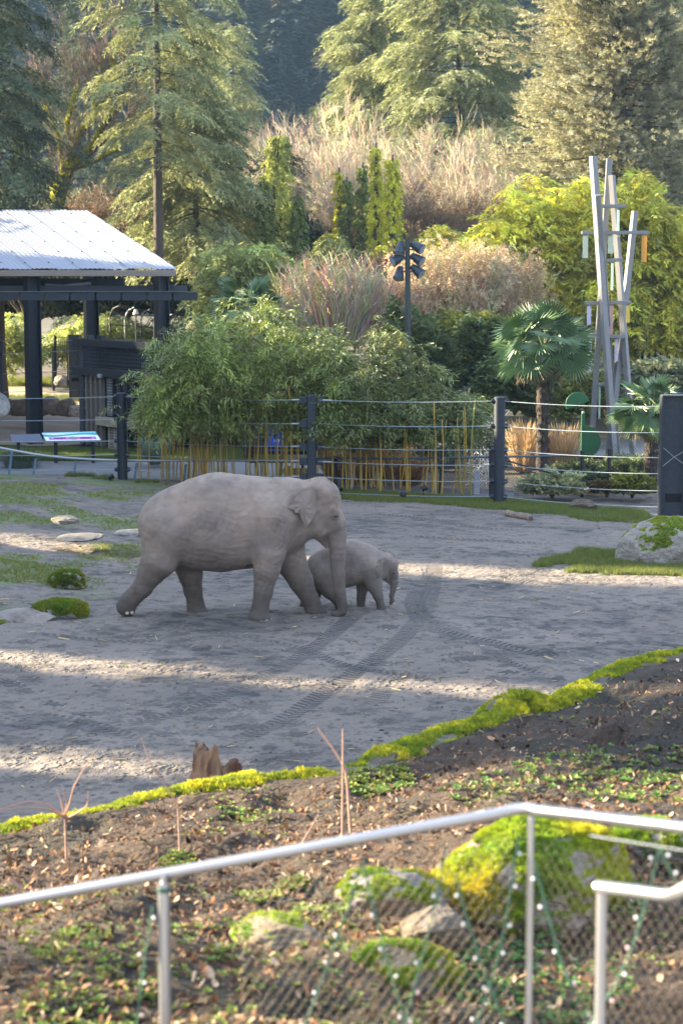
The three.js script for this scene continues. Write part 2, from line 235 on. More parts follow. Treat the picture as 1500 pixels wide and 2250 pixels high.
function surfaceNets(f, lo, hi, cell) {
  const nx = Math.ceil((hi.x - lo.x) / cell), ny = Math.ceil((hi.y - lo.y) / cell), nz = Math.ceil((hi.z - lo.z) / cell), sx = 1, sy = nx + 1, sz = (nx + 1) * (ny + 1), F = new Float32Array(sz * (nz + 1)).fill(9), B = 6;
  for (let k = 0; k <= nz; k += B) for (let j = 0; j <= ny; j += B) for (let i = 0; i <= nx; i += B) {
    const d = f(lo.x + (i + B / 2) * cell, lo.y + (j + B / 2) * cell, lo.z + (k + B / 2) * cell), far = Math.abs(d) > B * cell * 1.7;
    for (let c = k; c < Math.min(nz + 1, k + B); c++) for (let b = j; b < Math.min(ny + 1, j + B); b++) for (let a = i; a < Math.min(nx + 1, i + B); a++) F[a + b * sy + c * sz] = far ? d : f(lo.x + a * cell, lo.y + b * cell, lo.z + c * cell);
  }
  const id = new Int32Array(F.length).fill(-1), P = [], I = [], off = [0, sx, sy, sx + sy, sz, sx + sz, sy + sz, sx + sy + sz], E = [[0, 1], [0, 2], [0, 4], [1, 3], [1, 5], [2, 3], [2, 6], [3, 7], [4, 5], [4, 6], [5, 7], [6, 7]];
  for (let k = 0; k < nz; k++) for (let j = 0; j < ny; j++) for (let i = 0; i < nx; i++) {
    const q = i + j * sy + k * sz; let m = 0; for (let c = 0; c < 8; c++) if (F[q + off[c]] < 0) m |= 1 << c; if (!m || m === 255) continue;
    let x = 0, y = 0, z = 0, n = 0;
    for (const [a, b] of E) { const A = m >> a & 1, Bb = m >> b & 1; if (A === Bb) continue; const va = F[q + off[a]], t = va / (va - F[q + off[b]]); x += (a & 1) + t * ((b & 1) - (a & 1)); y += (a >> 1 & 1) + t * ((b >> 1 & 1) - (a >> 1 & 1)); z += (a >> 2) + t * ((b >> 2) - (a >> 2)); n++; }
    id[q] = P.length / 3; P.push(lo.x + (i + x / n) * cell, lo.y + (j + y / n) * cell, lo.z + (k + z / n) * cell);
  }
  for (let k = 1; k < nz; k++) for (let j = 1; j < ny; j++) for (let i = 1; i < nx; i++) {
    const q = i + j * sy + k * sz, s = F[q] < 0;
    for (const [o, u, v] of [[sx, sy, sz], [sy, sz, sx], [sz, sx, sy]]) { if ((F[q + o] < 0) === s) continue; const a = id[q], b = id[q - u], c = id[q - u - v], d = id[q - v]; if (a < 0 || b < 0 || c < 0 || d < 0) continue; s ? I.push(a, b, c, a, c, d) : I.push(a, c, b, a, d, c); }
  }
  return { P, I };
}
function bodyGeo(f, lo, hi, cell, detail, paint) {
  const { P, I } = surfaceNets(f, lo, hi, cell), e = cell * .7, N = V(0, 0, 0), C = new Float32Array(P.length), UV = new Float32Array(P.length / 3 * 2);
  for (let k = 0; k < P.length; k += 3) {
    let x = P[k], y = P[k + 1], z = P[k + 2]; const d = f(x, y, z);
    N.set(f(x + e, y, z) - f(x - e, y, z), f(x, y + e, z) - f(x, y - e, z), f(x, y, z + e) - f(x, y, z - e)).normalize();
    const h = detail(x, y, z, N), c = paint(x, y, z, N, h); C[k] = c[0]; C[k + 1] = c[1]; C[k + 2] = c[2];
    UV[k / 3 * 2] = x + .6 * z; UV[k / 3 * 2 + 1] = y;
    P[k] = x + N.x * (h - d); P[k + 1] = y + N.y * (h - d); P[k + 2] = z + N.z * (h - d);
  }
  const g = new THREE.BufferGeometry(); g.setAttribute('position', new THREE.Float32BufferAttribute(P, 3)); g.setAttribute('color', new THREE.BufferAttribute(C, 3)); g.setAttribute('uv', new THREE.BufferAttribute(UV, 2)); g.setIndex(I); g.computeVertexNormals(); return g;
}
function onSkin(f, x, y, side, z0 = 1.2) { let z = z0 * side; for (let i = 0; i < 60; i++) { const d = f(x, y, z); if (d < .002) break; z -= side * Math.max(.002, d * .6); if (z * side < -1) return 0; } return z; }
const wrinkleTex = noiseTex(512, (u, v) => { const w = tnoise(u, v, 5, 3), c = 128 + 36 * Math.sin((v * 38 + w * 5.5 + 1.2 * tnoise(v, u, 9, 2)) * Math.PI * 2) * (.5 + .9 * tnoise(u, v, 3, 2)) + 70 * tnoise(u, v, 16, 3); return [clamp(c, 0, 255), clamp(c, 0, 255), clamp(c, 0, 255)]; });
wrinkleTex.repeat.set(1.1, 1.3);
const skin = new THREE.MeshStandardMaterial({ vertexColors: true, roughness: .88, bumpMap: wrinkleTex, bumpScale: .016, side: THREE.DoubleSide });
const nailM = mat(.42, .37, .3, .6), eyeM = mat(.012, .008, .006, .15);

function elephant({ name, label, D0, map, scale, prims, ears, eye, eyeR, nails, tail, cell, tone }) {
  const o = base(name, label, 'elephant', map(prims.origin[0], prims.origin[1], 0)); o.position.y = 0; const O = o.position.clone(), L = (x, y, z) => map(x, y, z).sub(O);
  const list = prims.list.map(([a, b, ra, rb, z0 = 0, z1 = z0, opt = {}]) => prim(L(a[0], a[1], z0), L(b[0], b[1], z1), ra * scale, (rb ?? ra) * scale, opt));
  const f = fieldOf(list), lo = V(9, 9, 9), hi = V(-9, -9, -9);
  for (const p of list) if (!p.cut) { const r = Math.max(p.ra, p.rb) + .08, e = V(p.a.x + p.d.x, p.a.y + p.d.y, p.a.z + p.d.z / p.zs); for (const q of [p.a, e]) { lo.min(V(q.x - r, q.y - r, q.z - r)); hi.max(V(q.x + r, q.y + r, q.z + r)); } }
  const H = hi.y, eyeP = L(eye[0], eye[1], 0);
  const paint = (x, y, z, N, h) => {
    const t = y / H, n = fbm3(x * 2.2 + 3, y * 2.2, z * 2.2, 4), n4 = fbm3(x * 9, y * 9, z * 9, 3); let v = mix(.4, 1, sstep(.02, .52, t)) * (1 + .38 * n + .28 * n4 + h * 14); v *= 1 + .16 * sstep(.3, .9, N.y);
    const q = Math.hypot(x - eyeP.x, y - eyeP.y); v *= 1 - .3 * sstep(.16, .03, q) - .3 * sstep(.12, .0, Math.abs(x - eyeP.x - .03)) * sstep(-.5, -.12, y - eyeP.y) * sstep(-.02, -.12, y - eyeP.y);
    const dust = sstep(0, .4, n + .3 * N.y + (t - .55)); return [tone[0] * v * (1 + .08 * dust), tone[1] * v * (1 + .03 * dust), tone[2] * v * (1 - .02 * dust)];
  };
  const S = H / 2.4, detail = (x, y, z, N) => {   // folds and creases
    const w = fbm3(x * 3.2 / S, y * 3.2 / S, z * 3.2 / S, 3); const a = Math.sin((y * 60 + x * 10) / S + w * 9) * .0021 + Math.sin((x * 34 - y * 20) / S + w * 12) * .0025;
    return S * (.007 * fbm3(x * 5 / S, y * 5 / S, z * 5 / S, 3) + a * (.6 + .8 * n3(x * 4 / S, y * 4 / S, z * 4 / S)));
  };
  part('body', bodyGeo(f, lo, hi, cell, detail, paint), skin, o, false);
  const ee = tone.map((c) => c * .95), skinMB = () => { const b = new MB(); b.col = ee; return b; };
  for (const s of [1, -1]) {
    const b = skinMB(), n = ears.length, C = [0, 0]; ears.forEach((p) => { C[0] += p[0] / n; C[1] += p[1] / n; });
    const pts = [], R = 9, W = 48; const cv = new THREE.CatmullRomCurve3(ears.map((p) => V(p[0], p[1], p[2])), true, 'catmullrom', .35);
    for (let r = 0; r <= R; r++) for (let w = 0; w < W; w++) { const e = cv.getPoint(w / W), t = r / R, x = mix(C[0], e.x, t), y = mix(C[1], e.y, t), off = mix(ears.mid, e.z, t * t), p = L(x, y, 0); const q = L(ears.root[0], ears.root[1], 0), zs = onSkin(f, q.x, q.y, s); p.z = zs + s * (off + .012 * Math.sin(w * 1.1 + t * 5) * t); pts.push(p); }
    const th = .016 * S; for (const side of [1, -1]) { const k0 = b.p.length / 3; b.col = ee.map((c) => c * (side > 0 ? 1 : .8)); pts.forEach((p, i) => { const v = 1 + .25 * fbm3(p.x * 8, p.y * 8, 3, 3); b.col = ee.map((c) => c * v * 1.12); b.v(p.x, p.y, p.z + s * side * th * (1 - .7 * Math.floor(i / W) / R), p.x, p.y); }); for (let r = 0; r < R; r++) for (let w = 0; w < W; w++) { const a = k0 + r * W + w, c = k0 + r * W + (w + 1) % W; side * s > 0 ? b.i.push(a, a + W, c, c, a + W, c + W) : b.i.push(a, c, a + W, c, c + W, a + W); } if (side < 0) for (let w = 0; w < W; w++) { const a = R * W + w, c = R * W + (w + 1) % W, d = k0 + a, e = k0 + c; b.i.push(a, c, d, c, e, d); } }
    part('ear', b.geo(), skin, o, false);
    const z = onSkin(f, eyeP.x, eyeP.y, s), eg = new THREE.SphereGeometry(eyeR, 18, 12); eg.translate(eyeP.x, eyeP.y, z - s * eyeR * .35); part('eye', eg, eyeM, o, false);
    const lid = skinMB(); lid.col = tone.map((c) => c * .6); for (const up of [1, -1]) { const P = []; for (let k = 0; k <= 8; k++) { const a = Math.PI * (k / 8), x = eyeP.x - Math.cos(a) * eyeR * 1.5, y = eyeP.y + up * Math.sin(a) * eyeR * .9; P.push(V(x, y, onSkin(f, x, y, s) + s * eyeR * .12)); } lid.tube(P, (t) => eyeR * (.25 + .3 * Math.sin(t * Math.PI)), 7); } part('eyelid', lid.geo(), skin, o, false);
  }
  const tb = skinMB(), tp = new THREE.CatmullRomCurve3(tail.map(([x, y, z]) => { const p = L(x, y, 0); p.z = z; return p; })).getPoints(24); tb.tube(tp, (t) => tail.r * mix(1, .38, t), 10); part('tail', tb.geo(), skin, o, false);
  const tt = skinMB(); tt.col = [.03, .027, .025]; { const r = rng(3), e = tp[24], d = tp[24].clone().sub(tp[22]).normalize(); for (let k = 0; k < 40; k++) { const q = e.clone().addScaledVector(d, -tail.r * 5 * r()).add(V((r() - .5) * tail.r, 0, (r() - .5) * tail.r)); tt.tube([q, q.clone().addScaledVector(d, tail.r * (3 + 4 * r())).add(V((r() - .5) * tail.r * 1.5, 0, (r() - .5) * tail.r * 1.5))], [.0035, .001], 3); } } part('tail_tuft', tt.geo(), skin, o, false);
  for (const [x, y, z, r, n] of nails) for (let k = 0; k < n; k++) {   // toenails round the front of a foot
    const c = L(x, y, z), a = (-.5 + k / (n - 1)) * 2.3 + .35, dx = Math.cos(a), dz = Math.sin(a); let t = r * 1.8; for (; t > 0; t -= .004) if (f(c.x + dx * t, c.y, c.z + dz * t) < .001) break;
    const g = new THREE.SphereGeometry(1, 10, 8); g.scale(.012 * S * 1.5, r * .24, r * .22); g.rotateY(-a); g.translate(c.x + dx * t, c.y, c.z + dz * t); part('toenail', g, nailM, o, false);
  }
  { const r = rng(8), b = skinMB(); b.col = [.07, .05, .035]; for (let k = 0; k < 130; k++) { const [x, y] = [mix(prims.hair[0], prims.hair[2], r()), mix(prims.hair[1], prims.hair[3], r())], p = L(x, y, 0); p.z = (r() - .5) * .3 * S; let yy = p.y + .3; while (f(p.x, yy, p.z) > .003 && yy > 0) yy -= .006; const q = V(p.x, yy - .005, p.z); b.tube([q, q.clone().add(V((r() - .6) * .04, .025 + r() * .035, (r() - .5) * .04).multiplyScalar(S ** .5))], [.0016 * S, .0006], 3, false); } part('head_hair', b.geo(), skin, o, false).userData.kind = 'stuff'; }
  return o;
}
const cowMap = (zx, zy, z) => at(200 + zx / 2, 980 + zy / 2, 30.95 - z), kS = .5 * 30.95 / FPX;
const T = { zs: 1.24, k: .16 };
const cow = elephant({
  name: 'elephant', label: 'large grey adult elephant walking with its trunk hanging to the ground', map: cowMap, scale: kS, cell: .013, tone: [.222, .175, .14],
  prims: {
    origin: [560, 760], hair: [950, 140, 1060, 170], list: [
      [[345, 345], [430, 347], 140, 186, 0, 0, T], [[430, 347], [560, 335], 186, 212, 0, 0, T], [[560, 335], [700, 332], 212, 196, 0, 0, T], [[700, 332], [800, 312], 196, 166, 0, 0, T], [[800, 312], [890, 285], 166, 140, 0, 0, { zs: 1.4, k: .16 }],
      [[890, 285], [960, 265], 138, 108, 0, 0, { zs: 1.45, k: .14 }],
      [[985, 258], [1005, 240], 98, 92, 0, 0, { zs: 1.12, k: .1 }], [[1005, 192], [1030, 212], 56, 56, 0, 0, { zs: .62, k: .08 }], [[1040, 285], [1062, 330], 54, 50, 0, 0, { zs: .78, k: .1 }],
      [[975, 335], [1010, 370], 64, 44, 0, 0, { zs: .8, k: .1 }], [[1015, 400], [1034, 440], 26, 10, 0, 0, { k: .05 }],
      [[1040, 292], [1060, 305], 14, 14, .40, .36, { cut: true, k: .05 }], [[1022, 222], [1034, 240], 26, 22, .50, .46, { cut: true, k: .1 }],
      [[1065, 330], [1080, 385], 49, 42, 0, 0, { zs: .95, k: .08 }], [[1080, 385], [1084, 480], 42, 35.5, 0, 0, { k: .04 }], [[1084, 480], [1085, 560], 35.5, 30.5, 0, 0, { k: .03 }], [[1085, 560], [1092, 640], 30.5, 25.5, 0, 0, { k: .03 }], [[1092, 640], [1106, 702], 25.5, 21.5, 0, 0, { k: .03 }], [[1106, 702], [1103, 728], 21.5, 19, 0, .01, { k: .03 }], [[1103, 728], [1082, 742], 19, 16, .01, .03, { k: .03 }], [[1082, 742], [1066, 738], 16, 12, .03, .05, { k: .03 }],
      [[335, 370], [300, 500], 120, 80, .29, .3, { zs: 1.1, k: .09 }], [[300, 500], [268, 550], 80, 60, .3, .25, { k: .06 }], [[268, 550], [226, 622], 58, 43, .22, .2, { k: .07 }], [[226, 622], [168, 682], 43, 40, .2, .18, { k: .05 }], [[168, 682], [150, 706], 40, 38, .18, .18, { k: .05 }], [[150, 712], [172, 722], 30, 24, .18, .18, { k: .05 }],
      [[410, 430], [436, 560], 118, 54, -.3, -.3, { k: .12 }], [[436, 560], [448, 630], 54, 41, -.3, -.32, { k: .06 }], [[448, 630], [460, 694], 41, 38, -.32, -.34, { k: .05 }], [[460, 700], [466, 728], 38, 46, -.34, -.34, { k: .05 }], [[466, 732], [500, 740], 40, 22, -.34, -.34, { k: .05 }],
      [[795, 315], [780, 470], 114, 72, .33, .37, { zs: 1.15, k: .08 }], [[780, 470], [772, 540], 72, 58, .37, .38, { k: .05 }], [[772, 540], [757, 640], 58, 40, .36, .36, { k: .05 }], [[757, 640], [742, 712], 40, 36, .36, .38, { k: .05 }], [[742, 712], [737, 748], 36, 46, .38, .38, { k: .05 }], [[736, 756], [765, 764], 42, 26, .38, .38, { k: .05 }],
      [[840, 350], [868, 490], 112, 74, -.3, -.3, { k: .14 }], [[868, 490], [925, 598], 74, 52, -.3, -.27, { k: .07 }], [[925, 598], [965, 680], 52, 38, -.27, -.25, { k: .05 }], [[965, 680], [980, 722], 38, 40, -.25, -.25, { k: .05 }], [[982, 728], [1020, 732], 36, 20, -.25, -.25, { k: .05 }],
      [[700, 512], [740, 545], 20, 14, .2, .2, { cut: true, k: .05 }],
    ],
  },
  ears: Object.assign([[935, 176, .09], [975, 174, .11], [992, 200, .06], [990, 235, .015], [996, 268, .0], [978, 300, .08], [960, 325, .12], [947, 341, .13], [932, 312, .15], [918, 280, .17], [903, 276, .2], [892, 262, .22], [872, 250, .25], [888, 228, .21], [905, 205, .16]], { mid: .15, root: [960, 240] }),
  eye: [1073, 304], eyeR: .034, tail: Object.assign([[286, 245, .05], [268, 268, .12], [254, 310, .2], [247, 360, .24], [243, 410, .26]], { r: .05 }),
  nails: [[742, 768, .38, .2, 4], [995, 742, -.25, .16, 4], [478, 745, -.34, .18, 4], [160, 728, .18, .15, 4]],
});
const calfMap = (cx, cy, z) => at(600 + cx / 5, 1000 + cy / 5, 31.75 - z), kC = .2 * 31.75 / FPX, TC = { zs: 1.2, k: .09 };
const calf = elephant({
  name: 'elephant', label: 'small grey elephant calf walking beside the adult\'s trunk', map: calfMap, scale: kC, cell: .0085, tone: [.2, .163, .135],
  prims: {
    origin: [860, 1720], hair: [1150, 1050, 1340, 1100], list: [
      [[555, 1240], [700, 1220], 198, 242, 0, 0, TC], [[700, 1220], [870, 1180], 242, 246, 0, 0, TC], [[870, 1180], [1010, 1180], 246, 200, 0, 0, TC], [[1010, 1180], [1130, 1200], 190, 142, 0, 0, { zs: 1.35, k: .08 }], [[1130, 1200], [1200, 1210], 142, 130, 0, 0, { zs: 1.2, k: .07 }],
      [[1225, 1215], [1255, 1210], 132, 118, 0, 0, { zs: 1.1, k: .06 }], [[1245, 1162], [1285, 1190], 98, 76, 0, 0, { zs: .8, k: .05 }], [[1300, 1270], [1315, 1310], 62, 56, 0, 0, { zs: .8, k: .05 }], [[1215, 1295], [1250, 1325], 84, 60, 0, 0, { zs: .85, k: .05 }], [[1255, 1370], [1283, 1408], 30, 15, 0, 0, { k: .03 }],
      [[1318, 1310], [1330, 1390], 55, 43, 0, 0, { k: .04 }], [[1330, 1390], [1318, 1470], 43, 33, 0, 0, { k: .02 }], [[1318, 1470], [1300, 1545], 33, 26, 0, 0, { k: .02 }], [[1300, 1545], [1306, 1600], 26, 22, 0, 0, { k: .02 }], [[1306, 1600], [1288, 1634], 22, 15, 0, 0, { k: .02 }],
      [[1060, 1250], [1100, 1410], 150, 92, .13, .15, { zs: 1.1, k: .08 }], [[1100, 1410], [1150, 1540], 92, 56, .15, .16, { k: .04 }], [[1150, 1540], [1182, 1650], 56, 42, .16, .16, { k: .03 }], [[1182, 1650], [1186, 1690], 42, 50, .16, .16, { k: .03 }], [[1186, 1702], [1206, 1706], 44, 36, .16, .16, { k: .03 }],
      [[995, 1290], [982, 1440], 118, 68, -.12, -.14, { k: .07 }], [[982, 1440], [964, 1580], 66, 48, -.14, -.14, { k: .04 }], [[964, 1580], [962, 1670], 48, 46, -.14, -.14, { k: .03 }], [[962, 1680], [985, 1704], 50, 46, -.14, -.14, { k: .03 }],
      [[560, 1310], [630, 1470], 178, 112, .13, .15, { zs: 1.1, k: .08 }], [[630, 1470], [715, 1610], 105, 56, .15, .16, { k: .04 }], [[715, 1610], [738, 1690], 54, 50, .16, .16, { k: .03 }], [[738, 1700], [762, 1708], 48, 40, .16, .16, { k: .03 }],
      [[470, 1370], [448, 1510], 140, 84, -.12, -.14, { k: .08 }], [[448, 1510], [360, 1625], 78, 55, -.14, -.14, { k: .04 }], [[360, 1625], [325, 1690], 55, 50, -.14, -.14, { k: .03 }], [[325, 1700], [355, 1712], 48, 38, -.14, -.14, { k: .03 }],
    ],
  },
  ears: Object.assign([[1150, 1135, .02], [1185, 1110, .03], [1225, 1100, .025], [1243, 1125, .015], [1215, 1165, .01], [1200, 1215, .0], [1190, 1262, .02], [1178, 1305, .05], [1165, 1335, .06], [1150, 1290, .06], [1128, 1240, .075], [1122, 1225, .08], [1132, 1175, .05]], { mid: .035, root: [1180, 1205] }),
  eye: [1322, 1285], eyeR: .02, tail: Object.assign([[415, 1190, .0], [392, 1225, .02], [378, 1262, .03], [380, 1300, .03]], { r: .028 }),
  nails: [[1190, 1708, .16, .07, 4], [975, 1712, -.14, .07, 4], [740, 1710, .16, .07, 4]],
});
// ---------- rocks ----------
function rockGeo(seed, sx, sy, sz, det = 4, moss = 0, tone = [.3, .27, .24], rough = 1) {
  let g = mergeVertices(new THREE.IcosahedronGeometry(1, det === 3 ? 9 : det === 4 ? 18 : 36).deleteAttribute('uv').deleteAttribute('normal')); const p = g.attributes.position, r = rng(seed), cuts = [], C = new Float32Array(p.count * 3), UV = new Float32Array(p.count * 2), o = seed * 13.7;
  for (let k = 0; k < 9; k++) { const a = r() * 6.28, y = r() * 1.4 - .5, n = V(Math.cos(a), y, Math.sin(a)).normalize(); cuts.push([n, .66 + r() * .3]); }
  for (let i = 0; i < p.count; i++) {
    const v = V(p.getX(i), p.getY(i), p.getZ(i)); for (const [n, d] of cuts) { const e = v.dot(n) - d; if (e > 0) v.addScaledVector(n, -e * .85); }
    const f = fbm3(v.x * 1.6 + o, v.y * 1.6, v.z * 1.6, 4), f2 = fbm3(v.x * 6 + o, v.y * 9, v.z * 6, 4), ridge = Math.abs(n3(v.x * 3 + o, v.y * 5, v.z * 3)); v.multiplyScalar(1 + rough * (.2 * f + .06 * f2 - .04 * ridge)); p.setXYZ(i, v.x * sx, v.y * sy, v.z * sz);
  }
  g.computeVertexNormals(); const nn = g.attributes.normal;
  for (let i = 0; i < p.count; i++) { const x = p.getX(i), y = p.getY(i), z = p.getZ(i), q = 1.2 / Math.max(sx, .3), f = fbm3(x * 2.5 * q + o, y * 2.5 * q, z * 2.5 * q, 4), f2 = fbm3(x * 14 + o, y * 20, z * 14, 3), m = moss > 0 ? sstep(.0, .16, f * 1.6 + nn.getY(i) * .9 - (1.05 - moss)) : 0, t = 1 + .55 * f + .35 * f2; for (let c = 0; c < 3; c++) C[i * 3 + c] = mix(tone[c] * t, [.13, .165, .015][c] * (1 + .6 * f2), m); UV[i * 2] = x + z; UV[i * 2 + 1] = y + z * .5; }
  g.setAttribute('color', new THREE.BufferAttribute(C, 3)); g.setAttribute('uv', new THREE.BufferAttribute(UV, 2)); return g;
}
const rockBump = noiseTex(512, (u, v) => { const c = 128 + 150 * tnoise(u, v, 5, 6) + 60 * tnoise(v, u, 22, 3); const k = clamp(c, 0, 255); return [k, k, k]; });
const rockM = new THREE.MeshStandardMaterial({ vertexColors: true, roughness: .95, bumpMap: rockBump, bumpScale: .03 });
const mossTuft = (() => { const b = new MB(), r = rng(77); for (let k = 0; k < 14; k++) { const a = r() * 6.28, d = r() * .9, p = V(Math.cos(a) * d, -.1, Math.sin(a) * d), t = V(p.x * 1.25 + (r() - .5) * .4, .5 + r() * .6, p.z * 1.25 + (r() - .5) * .4), s = V(Math.cos(a + 1.5), 0, Math.sin(a + 1.5)).multiplyScalar(.16); b.tri(p.clone().add(s), p.clone().sub(s), t); } return b.geo(); })();
const mossM = leafMat(.4, .4, .02, .4);
function mossOn(parent, geo, n, size, seed, need = .5, tint = 1) {   // tufts where the rock's own moss grows
  const r = rng(seed), p = geo.attributes.position, nn = geo.attributes.normal, c = geo.attributes.color, list = [], cols = [];
  for (let k = 0, g = 0; k < n && g < n * 30; g++) { const i = r() * p.count | 0; if (c.getX(i) / Math.max(.001, c.getZ(i)) < 4 || nn.getY(i) < -.3) continue; const N = V(nn.getX(i), nn.getY(i), nn.getZ(i)), s = size * (.6 + r() * .9), P = V(p.getX(i) + (r() - .5) * size, p.getY(i) + (r() - .5) * size * .3, p.getZ(i) + (r() - .5) * size); const T2 = V(r() - .5, r() - .5, r() - .5).cross(N); list.push(frame(P, T2, N, s)); const v = (.55 + .7 * r()) * tint, w = fbm3(P.x * 3, P.y * 3, P.z * 3, 3); cols.push(lin(v * (.85 + w), v * (.95 + .3 * w), v)); k++; }
  if (list.length) instanced('moss', mossTuft, mossM, list, parent, cols);
}
function rock(label, px, py, D, sx, sy, sz, seed, o = {}) {
  const p = at(px, py, D), g = base(o.name ?? 'boulder', label, 'rock', p), geo = rockGeo(seed, sx, sy, sz, o.det ?? 4, o.moss ?? 0, o.tone, o.rough); if (o.turn) geo.rotateY(o.turn); part('stone', geo, rockM, g, false); if (o.moss) mossOn(g, geo, o.tufts ?? 900, o.tuft ?? .035, seed, .5, o.tint ?? 1); return g;
}
rock('big pale boulder with moss patches on the grass at the right edge', 1462, 1222, 37.2, 1.0, .8, .85, 118, { rough: .75, moss: .5, det: 5, tufts: 3200, tuft: .018, tone: [.29, .26, .22] });
rock('green mossy boulder behind the pale slab rocks at the left edge', 138, 1350, 31.0, .5, .24, .5, 12, { moss: .92, tufts: 2600, tint: .75 });
rock('pale bare slab rock leaning on the mossy boulder at the left edge', 48, 1366, 30.4, .58, .2, .5, 13, { tone: [.24, .2, .165] });
rock('mossy stone at the left edge below the pale slab rock', -14, 1396, 29.9, .3, .22, .35, 14, { moss: .9, tufts: 700, tint: .75 });
rock('low mossy hump of stone left of the adult elephant\'s hind foot', 152, 1276, 33.6, .37, .17, .4, 15, { moss: .85, tufts: 1500, tint: .6 });
rock('flat grey stone sunk in the grassy mound, upper of two', 145, 1142, 39, .34, .08, .5, 16, { name: 'flat_stone', tone: [.13, .12, .1] });
rock('long flat grey stone sunk in the mound, lower of two', 178, 1180, 38, .48, .06, .7, 17, { name: 'flat_stone', tone: [.14, .13, .115] });
rock('pale sunlit stone beside the dark stone on the mound crest', 220, 1103, 46.5, .25, .13, .3, 18, { name: 'flat_stone', tone: [.42, .38, .34] });
rock('dark rounded stone on the mound crest behind the pale one', 258, 1103, 47.5, .27, .16, .3, 19, { name: 'flat_stone', tone: [.16, .16, .12] });
rock('low flat stone close behind the adult elephant\'s tail', 300, 1170, 37.5, .42, .06, .5, 20, { name: 'flat_stone', tone: [.21, .19, .17] });
rock('small grey stone just behind the adult elephant\'s rump', 318, 1116, 46, .16, .09, .25, 21, { name: 'flat_stone' });
rock('dark clod of earth on the grass under the bamboo', 886, 1086, 47.7, .1, .07, .1, 22, { name: 'earth_clod', det: 3, tone: [.035, .03, .028] });
rock('brown molehill of loose earth on the grass below the palms', 1280, 1108, 45.6, .36, .12, .3, 23, { name: 'earth_mound', tone: [.12, .09, .06] });
rock('smooth whitish boulder at the left edge below the shelter', -8, 893, 66, .48, .5, .5, 24, { rough: .35, tone: [.5, .5, .47] });
rock('rough pale rock at the end of the fallen log', 168, 903, 69, .34, .22, .3, 25, { tone: [.4, .33, .27] });
// arena log, stump and fallen tree
const barkM = new THREE.MeshStandardMaterial({ vertexColors: true, roughness: .95, bumpMap: rockBump, bumpScale: .05 });
function logMB(a, b, r, seed, tone, sides = 20, n = 30) { const g = new MB(), R = rng(seed), pts = []; for (let i = 0; i <= n; i++) { const p = a.clone().lerp(b, i / n); p.y += r * .25 * n2(i * .2, seed); p.z += r * .3 * n2(i * .2, seed + 5); pts.push(p); } g.tube(pts, (t) => r * (1 + .3 * fbm2(t * 6, seed, 3)) * (t < .02 || t > .98 ? .8 : 1), sides); for (let i = 0; i < g.p.length; i += 3) { const f = fbm3(g.p[i] * 9, g.p[i + 1] * 22, g.p[i + 2] * 22, 3), v = 1 + .9 * f; g.p[i + 1] += r * .25 * f; g.p[i + 2] += r * .2 * f; for (let c = 0; c < 3; c++) g.c[i + c] = tone[c] * v; } return g; }
{ const o = base('log', 'short pale log lying on the soil before the grass verge', 'log', at(1140, 1132, 44.2)); part('trunk', logMB(at(1112, 1127, 44.6), at(1166, 1139, 43.6), .075, 3, [.3, .22, .16]).geo(), barkM, o); }
{ const o = base('log', 'big weathered fallen tree trunk in the sunny yard beyond the shelter posts', 'log', at(95, 893, 70)); part('trunk', logMB(at(14, 893, 70.5), at(160, 893, 69.5), .33, 5, [.24, .18, .14]).geo(), barkM, o); }
{
  const p = gnd(486, 1742), o = base('stump', 'jagged rotten brown tree stump behind the mossy ledge', 'stump', p), g = new MB(), N = 64, M = 26;   // a hollow broken trunk: outer wall up to a torn edge, then down inside
  const edge = (a) => { const c = Math.cos(a); return .39 - .12 * c + .08 * Math.sin(a) + .24 * fbm2(c * 2.4 + 7, Math.sin(a) * 2.4, 4) + .05 * n2(c * 9, Math.sin(a) * 9); };
  for (let j = 0; j <= M; j++) for (let i = 0; i <= N; i++) { const a = i / N * 6.2832, ain = i === N ? 0 : a, e = edge(ain), out = j < 15, t = out ? j / 14 : 1 - (j - 14) / 12 * .4, cx = Math.cos(ain), cz = Math.sin(ain), gr = .1 * fbm3(cx * 2.2, cz * 2.2, t * 1.1 + 4, 3) + .05 * fbm3(cx * 7 + t, cz * 7, t * 2.2, 4) + .03 * n3(cx * 17, cz * 17, t * 5), r = (out ? .31 - .08 * t : .19 * (1 - (j - 14) / 12)) + gr * (out ? 1 : .6), y = mix(-.08, e, t); const f = fbm3(cx * 12, cz * 12, t * 3, 4) * 1.6, d = sstep(-.15, .25, fbm3(cx * 3, cz * 3, t * 3 + 8, 3)), v = 1 + .6 * f; g.col = out ? [mix(.26, .1, d) * v, mix(.15, .04, d) * v, mix(.08, .018, d) * v] : [.1 * v, .06 * v, .035 * v]; g.v(Math.cos(ain) * r * 1.05 + .06 * t * (Math.cos(ain) < 0 ? -.4 : -.8), y, Math.sin(ain) * r * .85); }
  for (let j = 0; j < M; j++) for (let i = 0; i < N; i++) { const a = j * (N + 1) + i; g.i.push(a, a + N + 1, a + 1, a + 1, a + N + 1, a + N + 2); }
  part('wood', g.geo(), new THREE.MeshStandardMaterial({ vertexColors: true, roughness: .9, bumpMap: rockBump, bumpScale: .04, side: THREE.DoubleSide }), o, false);
}
